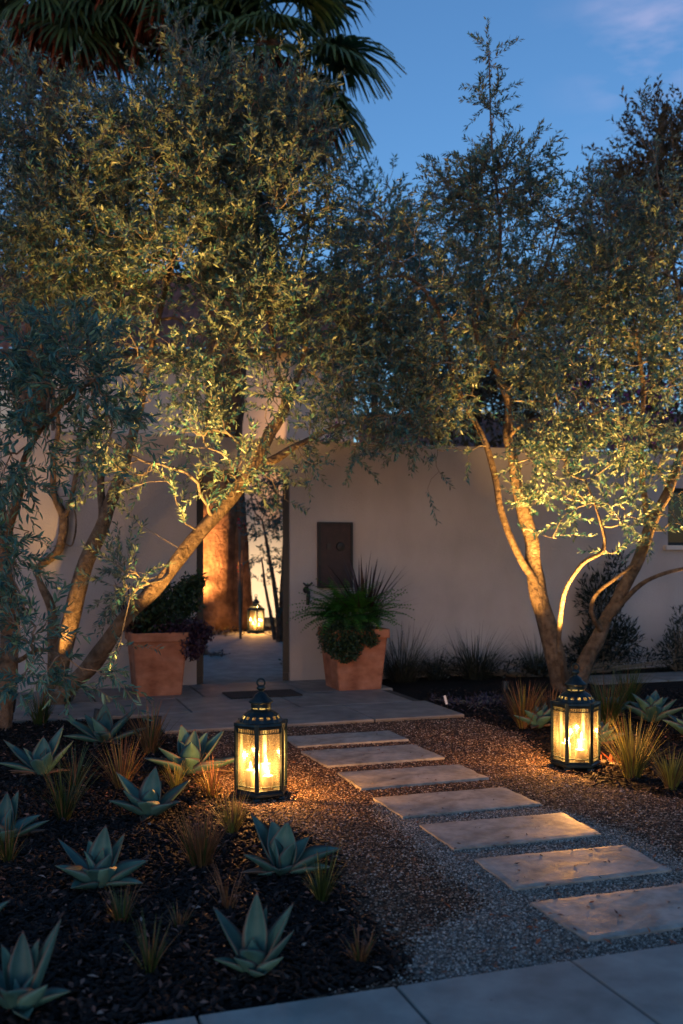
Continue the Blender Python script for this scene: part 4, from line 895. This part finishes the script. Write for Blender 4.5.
# ------------------------------------------------------------------ pots with plants
def pot(corner, label, s=0.50, H=0.66):
    c = Vector((corner.x, corner.y, 0)) + U * (s / 2) + V * (s / 2)
    t = empty('terracotta_pot', (c.x, c.y, 0.031), label, 'plant pot', 'square terracotta pots at the gateway', rz=ANG)
    a = s / 2; prof = [(a * .985, 0), (a, .03), (a, .04), (a * 1.19, H - .11), (a * 1.20, H - .10), (a * 1.27, H - .095), (a * 1.29, H - .085), (a * 1.29, H - .012), (a * 1.27, H), (a * 1.16, H), (a * 1.14, H - .02), (a * 1.10, H - .12)]
    mb = MB(); n = 16
    def sq(r, z):
        out = []; rc = r * .10
        for cx, cy, a0 in ((1, 1, 0), (-1, 1, 90), (-1, -1, 180), (1, -1, 270)):
            for k in range(4): th = math.radians(a0 + k * 30); out.append((cx * (r - rc) + rc * math.cos(th), cy * (r - rc) + rc * math.sin(th), z))
        return out
    rings = [sq(r, z) for r, z in prof]
    for r in rings: mb.v += r
    for i in range(len(rings) - 1):
        for j in range(16): j2 = (j + 1) % 16; mb.f.append((i * 16 + j, i * 16 + j2, (i + 1) * 16 + j2, (i + 1) * 16 + j)); mb.m.append(0)
    mb.build('pot', M['terracotta'], t, smooth=False)
    mb = MB(); r = sq(a * 1.11, H - .05); mb.add(r, [tuple(range(16))]); mb.build('soil', M['soil'], t)
    return t, c
pr, cr = pot(G(339, 691, .03), 'terracotta pot with green fern and dark flax, right of the gateway')
pl_, cl = pot(G(137, 697, .03), 'terracotta pot under dark purple trailing leaves, left of the gateway', 0.47)
def flax(c, z, n, L, mat, label, seed, bias=None):
    rr = random.Random(seed); mb = MB()
    for i in range(n):
        az = rr.uniform(0, 2 * PI); blade(mb, (rr.uniform(-.05, .05), rr.uniform(-.05, .05), 0), az, rr.uniform(.05, 1.1), L * rr.uniform(.6, 1.1), .034, rr.uniform(.0, .5), 7)
    return tag(mb.build('flax_plant', M[mat], None, (c.x, c.y, z)), label, 'flax plant')
ptop = .031 + .66 - .05
cf = cr + U * .12
flax(cf, ptop + .08, 80, .85, 'flax', 'dark purple spiky flax rising from the right terracotta pot', 61)
flax(cl - U * .25, ptop, 34, .65, 'flax', 'reddish spiky flax in the left pot behind the leaning trunk', 62)
def fern(c, z, n, L, label, seed, mat='fern'):
    rr = random.Random(seed); mb = MB()
    for i in range(n):
        az = rr.uniform(0, 2 * PI); h_ = Vector((math.cos(az), math.sin(az), 0)); s_ = Vector((-math.sin(az), math.cos(az), 0)); th = rr.uniform(.2, .9); p = Vector((rr.uniform(-.08, .08), rr.uniform(-.08, .08), 0)); ll = L * rr.uniform(.6, 1.1); K = 20; cv = rr.uniform(.8, 1.8)
        for k in range(K):
            t = k / K; d = h_ * math.sin(th) + Vector((0, 0, math.cos(th))); pl2 = .10 * math.sin(PI * min(1, t * .9 + .12)) + .01
            q0 = p; p = p + d * (ll / K); th += cv / K
            for sg in (-1, 1):
                e = q0 + s_ * sg * pl2 + d * pl2 * .35 + Vector((0, 0, -.015)); mb.add([q0, q0 + d * .018, e], [(0, 1, 2)])
    return tag(mb.build('fern', M[mat], None, (c.x, c.y, z)), label, 'fern')
fern(cr + U * -.02, ptop + .04, 220, .78, 'bright green feathery fern in the right terracotta pot', 63)
def pile(name, c, blobs, n, mat, L, Wd, label, cat, seed, group=None):
    r_ = np.random.default_rng(seed); out = []
    for (u, v, z, ru, rv, rz_, k) in blobs:
        m_ = int(n * k); d = nrm(r_.normal(size=(m_, 3))) * (r_.random((m_, 1)) ** .4) * np.array([ru, rv, rz_])
        out.append(np.array([u, v, z]) + d)
    A = np.concatenate(out); A = A[:, :1] * np.array([U.x, U.y, 0]) + A[:, 1:2] * np.array([V.x, V.y, 0]) + A[:, 2:3] * np.array([0, 0, 1])
    m_ = len(A); d = nrm(r_.normal(size=(m_, 3)) + np.array([0, 0, -.2])); nn = nrm(r_.normal(size=(m_, 3)) + np.array([0, -.4, .8]))
    q4, _ = leaf_quads(A, d, nn, r_.uniform(.6, 1.3, m_) * L, r_.uniform(.6, 1.3, m_) * Wd)
    me = fast_mesh(name, q4, 4, np.arange(m_ * 4)); return tag(link(name, me, M[mat], None, (c.x, c.y, 0)), label, cat, group)
pile('trailing_plant', cr, [(-.12, -.24, .68, .26, .2, .16, .4), (-.2, -.33, .52, .20, .10, .18, .35), (-.30, -.1, .6, .14, .2, .2, .2), (.08, -.30, .60, .12, .08, .10, .15), (0, 0, .85, .33, .28, .2, .5)], 6500, 'trail', .035, .018, 'dark green creeper spilling over the front of the right terracotta pot', 'trailing plant', 71)
pile('trailing_plant', cl, [(.25, -.1, .70, .32, .25, .14, .4), (.33, -.25, .55, .14, .12, .16, .3), (.42, -.05, .66, .2, .2, .12, .25)], 2400, 'purple', .045, .028, 'dark purple creeper hanging over the right side of the left pot', 'trailing plant', 72)
pile('potted_shrub', cl, [(.10, 0, .95, .3, .25, .28, .5), (-.1, 0, .85, .2, .2, .2, .3), (.33, 0, 1.05, .16, .16, .24, .25), (.42, -.05, 1.2, .10, .08, .12, .08)], 3200, 'trail', .06, .025, 'dark leafy shrub growing in the left terracotta pot', 'potted shrub', 73)
# purple ground cover and shrubs by the wall, right
leafy('ground_cover', [(470, 706, 9.9, 26, 6, .5), (440, 702, 10.2, 14, 5, .3), (492, 704, 10.2, 18, 7, .5)], 5000, 'cover', 'low purple-grey ground cover right of the landing', 'ground cover', 81, .05, .016)
leafy('ground_cover', [(600, 772, 7.2, 14, 3, .15), (618, 770, 7.1, 12, 4, .15)], 7000, 'leaf_red', 'reddish low plant between right lantern and bright grass', 'ground cover', 82, .05, .022)
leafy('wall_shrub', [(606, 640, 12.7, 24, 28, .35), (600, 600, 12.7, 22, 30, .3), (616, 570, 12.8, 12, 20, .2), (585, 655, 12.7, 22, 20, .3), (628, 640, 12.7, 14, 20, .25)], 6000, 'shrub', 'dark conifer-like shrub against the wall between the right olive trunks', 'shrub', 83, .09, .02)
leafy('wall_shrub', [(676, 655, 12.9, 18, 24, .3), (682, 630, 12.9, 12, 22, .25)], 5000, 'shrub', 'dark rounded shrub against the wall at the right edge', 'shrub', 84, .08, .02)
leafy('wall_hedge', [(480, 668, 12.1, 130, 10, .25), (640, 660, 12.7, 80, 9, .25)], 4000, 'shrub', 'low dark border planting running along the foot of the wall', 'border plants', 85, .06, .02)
# small white plant marker
mk = G(449, 713); t = empty('plant_marker', (mk.x, mk.y, 0), 'small white plant marker leaning in the purple ground cover', 'plant marker')
b = MB(); b.tube([(0, 0, -.02), (-.02, 0, .09)], [.003, .003], 6); b.build('stake', M['dark_metal'], t)
b = MB(); b.box((-.032, -.004, .125), (.022, .004, .085), rot=Matrix.Rotation(-.25, 3, 'Y')); b.build('plate', M['white_paint'], t)

# ------------------------------------------------------------------ loose stuff: gravel, chips, mulch, leaves
def in_quads(x, y, quads, grow=0.0):
    m = np.zeros(len(x), bool)
    for qd in quads:
        c = sum((Vector((p.x, p.y, 0)) for p in qd), Vector((0, 0, 0))) / 4
        m |= poly_in(x, y, [(c.x + (p.x - c.x) * (1 + grow), c.y + (p.y - c.y) * (1 + grow)) for p in qd])
    return m
def sidewalk_side(x, y): return (x - J0.x) * V.x + (y - J0.y) * V.y   # <0 is on the pavement
def octa(name, pts, size, flat, mat, label, seed, z0):
    r_ = np.random.default_rng(seed); n = len(pts); base = np.array([[1, 0, 0], [0, 1, 0], [-1, 0, 0], [0, -1, 0], [0, 0, 1], [0, 0, -1.]])
    s = r_.uniform(.45, 1.0, (n, 1)) ** 1.3 * size; sc = s[:, :, None] * np.stack([r_.uniform(.7, 1.2, n), r_.uniform(.6, 1.0, n), r_.uniform(.5, .9, n) * flat], 1)[:, None, :]
    v = base[None] * sc * (1 + r_.normal(size=(n, 6, 1)) * .12)
    a = r_.uniform(0, 2 * PI, n); tl = r_.normal(size=n) * .35
    y = v[:, :, 1] * np.cos(tl)[:, None] - v[:, :, 2] * np.sin(tl)[:, None]; z = v[:, :, 1] * np.sin(tl)[:, None] + v[:, :, 2] * np.cos(tl)[:, None]
    x = v[:, :, 0]; X = x * np.cos(a)[:, None] - y * np.sin(a)[:, None]; Yy = x * np.sin(a)[:, None] + y * np.cos(a)[:, None]
    vv = np.stack([X + pts[:, 0:1], Yy + pts[:, 1:2], z + z0 + s * .25 * flat], 2).reshape(-1, 3)
    fi = np.array([[0, 1, 4], [1, 2, 4], [2, 3, 4], [3, 0, 4], [1, 0, 5], [2, 1, 5], [3, 2, 5], [0, 3, 5]])
    idx = (np.arange(n)[:, None, None] * 6 + fi[None]).ravel()
    me = fast_mesh(name, vv, 3, idx); o = link(name, me, M[mat]); o['kind'] = 'stuff'; tag(o, label, name.replace('_', ' ')); return o
def scatter(poly, n, dens_fn=None, seed=0, edge=0.0):
    r_ = np.random.default_rng(seed); xs = [p.x for p in poly]; ys = [p.y for p in poly]
    x = r_.uniform(min(xs), max(xs), n); y = r_.uniform(min(ys), max(ys), n)
    jx = x + r_.normal(size=n) * edge; jy = y + r_.normal(size=n) * edge
    k = poly_in(jx, jy, [(p.x, p.y) for p in poly]) & (sidewalk_side(x, y) > 0.012)
    # only as dense as the distance calls for
    k &= r_.random(n) < np.clip((5.2 / np.maximum(y, 3.0)) ** 1.7, 0, 1)
    return np.stack([x[k], y[k]], 1)
pp = scatter(pale_poly, 110000, seed=1, edge=.05); pp = pp[~in_quads(pp[:, 0], pp[:, 1], steps, -.01)]
octa('pea_gravel', pp, .0085, .8, 'pebble', 'pale grey pea gravel around the nearest stepping stones', 2, .009)
bp_ = scatter(brown_poly, 230000, seed=3, edge=.05); k = in_quads(bp_[:, 0], bp_[:, 1], steps, -.01)
pin = poly_in(bp_[:, 0], bp_[:, 1], [(p.x, p.y) for p in pale_poly]); k |= pin & (rng.random(len(bp_)) < .93); bp_ = bp_[~k]
octa('brown_gravel', bp_, .0108, .6, 'chip', 'brown crushed gravel and bark chips around the upper stepping stones', 4, .005)
# mulch on the beds
left_bed = [G(*p) for p in [(-60, 1100), (130, 1024), (412, 976), (395, 950), (350, 905), (325, 850), (285, 832), (225, 806), (200, 780), (205, 745), (150, 734), (60, 715), (-60, 715)]]
right_bed = [G(*p) for p in [(420, 700), (470, 718), (520, 735), (556, 768), (600, 785), (780, 815), (780, 690), (430, 690)]]
def boxes(name, pts, size, mat, label, seed, z0=.002, piece='box', cat=None):
    r_ = np.random.default_rng(seed); n = len(pts); L = r_.uniform(.5, 1.3, n) * size; Wd = L * r_.uniform(.2, .5, n); Hh = L * .12 + .001
    b8 = np.array([[sx, sy, sz] for sz in (-1, 1) for sx, sy in ((-1, -1), (1, -1), (1, 1), (-1, 1))]) * .5
    v = b8[None] * np.stack([L, Wd, Hh], 1)[:, None, :]
    tl = r_.normal(size=n) * .35; a = r_.uniform(0, 2 * PI, n)
    x = v[:, :, 0] * np.cos(tl)[:, None] + v[:, :, 2] * np.sin(tl)[:, None]; z = -v[:, :, 0] * np.sin(tl)[:, None] + v[:, :, 2] * np.cos(tl)[:, None]; y = v[:, :, 1]
    X = x * np.cos(a)[:, None] - y * np.sin(a)[:, None]; Yy = x * np.sin(a)[:, None] + y * np.cos(a)[:, None]
    vv = np.stack([X + pts[:, 0:1], Yy + pts[:, 1:2], z + z0 + (L * np.abs(np.sin(tl)) * .4)[:, None] + r_.uniform(0, .012, (n, 1))], 2).reshape(-1, 3)
    fi = np.array([[3, 2, 1, 0], [4, 5, 6, 7], [0, 1, 5, 4], [1, 2, 6, 5], [2, 3, 7, 6], [3, 0, 4, 7]]); idx = (np.arange(n)[:, None, None] * 8 + fi[None]).ravel()
    me = fast_mesh(name, vv, 4, idx); o = link(name, me, M[mat]); o['kind'] = 'stuff'; return tag(o, label, cat or name.replace('_', ' '))
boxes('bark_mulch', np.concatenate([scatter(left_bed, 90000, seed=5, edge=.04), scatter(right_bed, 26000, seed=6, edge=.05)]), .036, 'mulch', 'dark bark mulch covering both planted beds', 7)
def leaves_on(name, pts, L0, mat, label, seed, z0):
    r_ = np.random.default_rng(seed); n = len(pts); a = r_.uniform(0, 2 * PI, n); d = np.stack([np.cos(a), np.sin(a), r_.normal(size=n) * .25], 1)
    base = np.concatenate([pts, np.full((n, 1), z0) + r_.uniform(.004, .018, (n, 1))], 1); nn = nrm(np.array([0, 0, 1.]) + r_.normal(size=(n, 3)) * .35)
    q4, _ = leaf_quads(base, nrm(d), nn, r_.uniform(.5, 1.3, n) * L0, r_.uniform(.25, .5, n) * L0, .3)
    me = fast_mesh(name, q4, 4, np.arange(n * 4)); o = link(name, me, M[mat]); o['kind'] = 'stuff'; return tag(o, label, 'fallen leaves')
lp = np.concatenate([scatter(left_bed, 4200, seed=8), scatter(right_bed, 1500, seed=9)])
leaves_on('fallen_leaves', lp, .04, 'litter', 'dry fallen leaves scattered over the dark mulch', 10, .012)
gp = scatter(brown_poly, 1500, seed=12)
leaves_on('gravel_leaves', gp, .034, 'litter', 'dry fallen leaves scattered over the gravel', 13, .010)
r_ = np.random.default_rng(5); sel = scatter([G(*p) for p in [(420, 900), (560, 890), (683, 945), (430, 985)]], 26, seed=15)
sel = np.concatenate([sel, scatter([G(*p) for p in [(480, 905), (560, 930), (640, 945), (600, 960), (470, 945)]], 22, seed=16)])
leaves_on('red_leaves', sel, .04, 'leaf_red', 'rusty red fallen leaves on the pale gravel in front', 17, .02)
sp_ = []
for qd in steps:
    for _ in range(7):
        s, t_ = random.random(), random.random(); p = (qd[0] * (1 - s) + qd[1] * s) * (1 - t_) + (qd[3] * (1 - s) + qd[2] * s) * t_; sp_.append((p.x, p.y))
octa('stone_grit', np.array(sp_), .0045, .6, 'chip', 'bits of grit lying on the stepping stones', 19, .033)
r_ = np.random.default_rng(77); st_ = np.stack([r_.uniform(-.6, 2.6, 40), r_.uniform(-.9, -.02, 40)], 1)
st_ = np.array([(J0.x + U.x * a - V.x * -b_, J0.y + U.y * a - V.y * -b_) for a, b_ in st_])
octa('sidewalk_grit', st_, .004, .6, 'chip', 'tiny grit on the concrete pavement', 20, .030)

# ------------------------------------------------------------------ light, sky, camera
w = bpy.data.worlds.new('World'); scene.world = w; w.use_nodes = True; nt = w.node_tree
bg = nt.nodes['Background']; sky = nt.nodes.new('ShaderNodeTexSky'); sky.sky_type = 'NISHITA'; sky.sun_disc = False
SUN_EL, SUN_ROT = math.radians(4.0), math.radians(200)
sky.sun_elevation = SUN_EL; sky.sun_rotation = SUN_ROT; sky.air_density = 1.0; sky.dust_density = 0.3; sky.ozone_density = 4.0
tc = nt.nodes.new('ShaderNodeTexCoord'); mp = nt.nodes.new('ShaderNodeMapping'); mp.inputs['Scale'].default_value = (5, 5, 16); mp.inputs['Location'].default_value = (0.35, 0.1, 0.2)
nt.links.new(tc.outputs['Generated'], mp.inputs[0])
cn = ramp(nt, nz(nt, mp.outputs[0], 1.6, 6, .55), [(0.46, (0, 0, 0)), (0.75, (1, 1, 1))])
dv = P(675, 32, 10) - Vector((0, 0, CH)); dv.normalize()
nm = nt.nodes.new('ShaderNodeVectorMath'); nm.operation = 'NORMALIZE'; nt.links.new(tc.outputs['Generated'], nm.inputs[0])
dp_ = nt.nodes.new('ShaderNodeVectorMath'); dp_.operation = 'DOT_PRODUCT'; nt.links.new(nm.outputs[0], dp_.inputs[0]); dp_.inputs[1].default_value = dv
cmask = ramp(nt, dp_.outputs['Value'], [(0.9955, (0, 0, 0)), (1.0, (0.55, 0.55, 0.55))])
cl_ = mixc(nt, 1.0, cn, cmask, 'MULTIPLY')
tint = mixc(nt, 1.0, sky.outputs[0], (1.22, 0.97, 0.92), 'MULTIPLY')
skyc = mixc(nt, cl_, tint, (2.2, 1.9, 2.6))
nt.links.new(skyc, bg.inputs['Color']); bg.inputs['Strength'].default_value = 0.13
S = bpy.data.lights.new('sun', 'SUN'); S.energy = 0.02; S.angle = math.radians(10); S.color = (1, .85, .75)
so = bpy.data.objects.new('sun', S); COL.objects.link(so)
az = SUN_ROT; sd = Vector((math.sin(az) * math.cos(SUN_EL), math.cos(az) * math.cos(SUN_EL), math.sin(SUN_EL)))
so.rotation_mode = 'QUATERNION'; so.rotation_quaternion = sd.to_track_quat('Z', 'Y')

cam = bpy.data.cameras.new('camera'); co_ = bpy.data.objects.new('camera', cam); COL.objects.link(co_); scene.camera = co_
co_.location = (0, 0, CH); co_.rotation_euler = (PI / 2, 0, 0); cam.sensor_fit = 'VERTICAL'; cam.sensor_height = 36; cam.sensor_width = 24
cam.lens = F / 1024 * 36; cam.shift_y = (HY - 512) / 1024; cam.clip_end = 2000; cam.clip_start = 0.05
cam.dof.use_dof = True; cam.dof.focus_distance = 6.3; cam.dof.aperture_fstop = 2.0; cam.dof.aperture_blades = 7
scene.view_settings.view_transform = 'Standard'; scene.view_settings.look = 'None'; scene.view_settings.gamma = 1; scene.view_settings.exposure = 1.42
scene.render.engine = 'CYCLES'; cy = scene.cycles
cy.use_denoising = True
try: cy.denoiser = 'OPENIMAGEDENOISE'
except Exception: pass
cy.max_bounces = 8; cy.diffuse_bounces = 3; cy.glossy_bounces = 3; cy.transmission_bounces = 4; cy.transparent_max_bounces = 12
cy.sample_clamp_indirect = 4.0; cy.caustics_reflective = False; cy.caustics_refractive = False
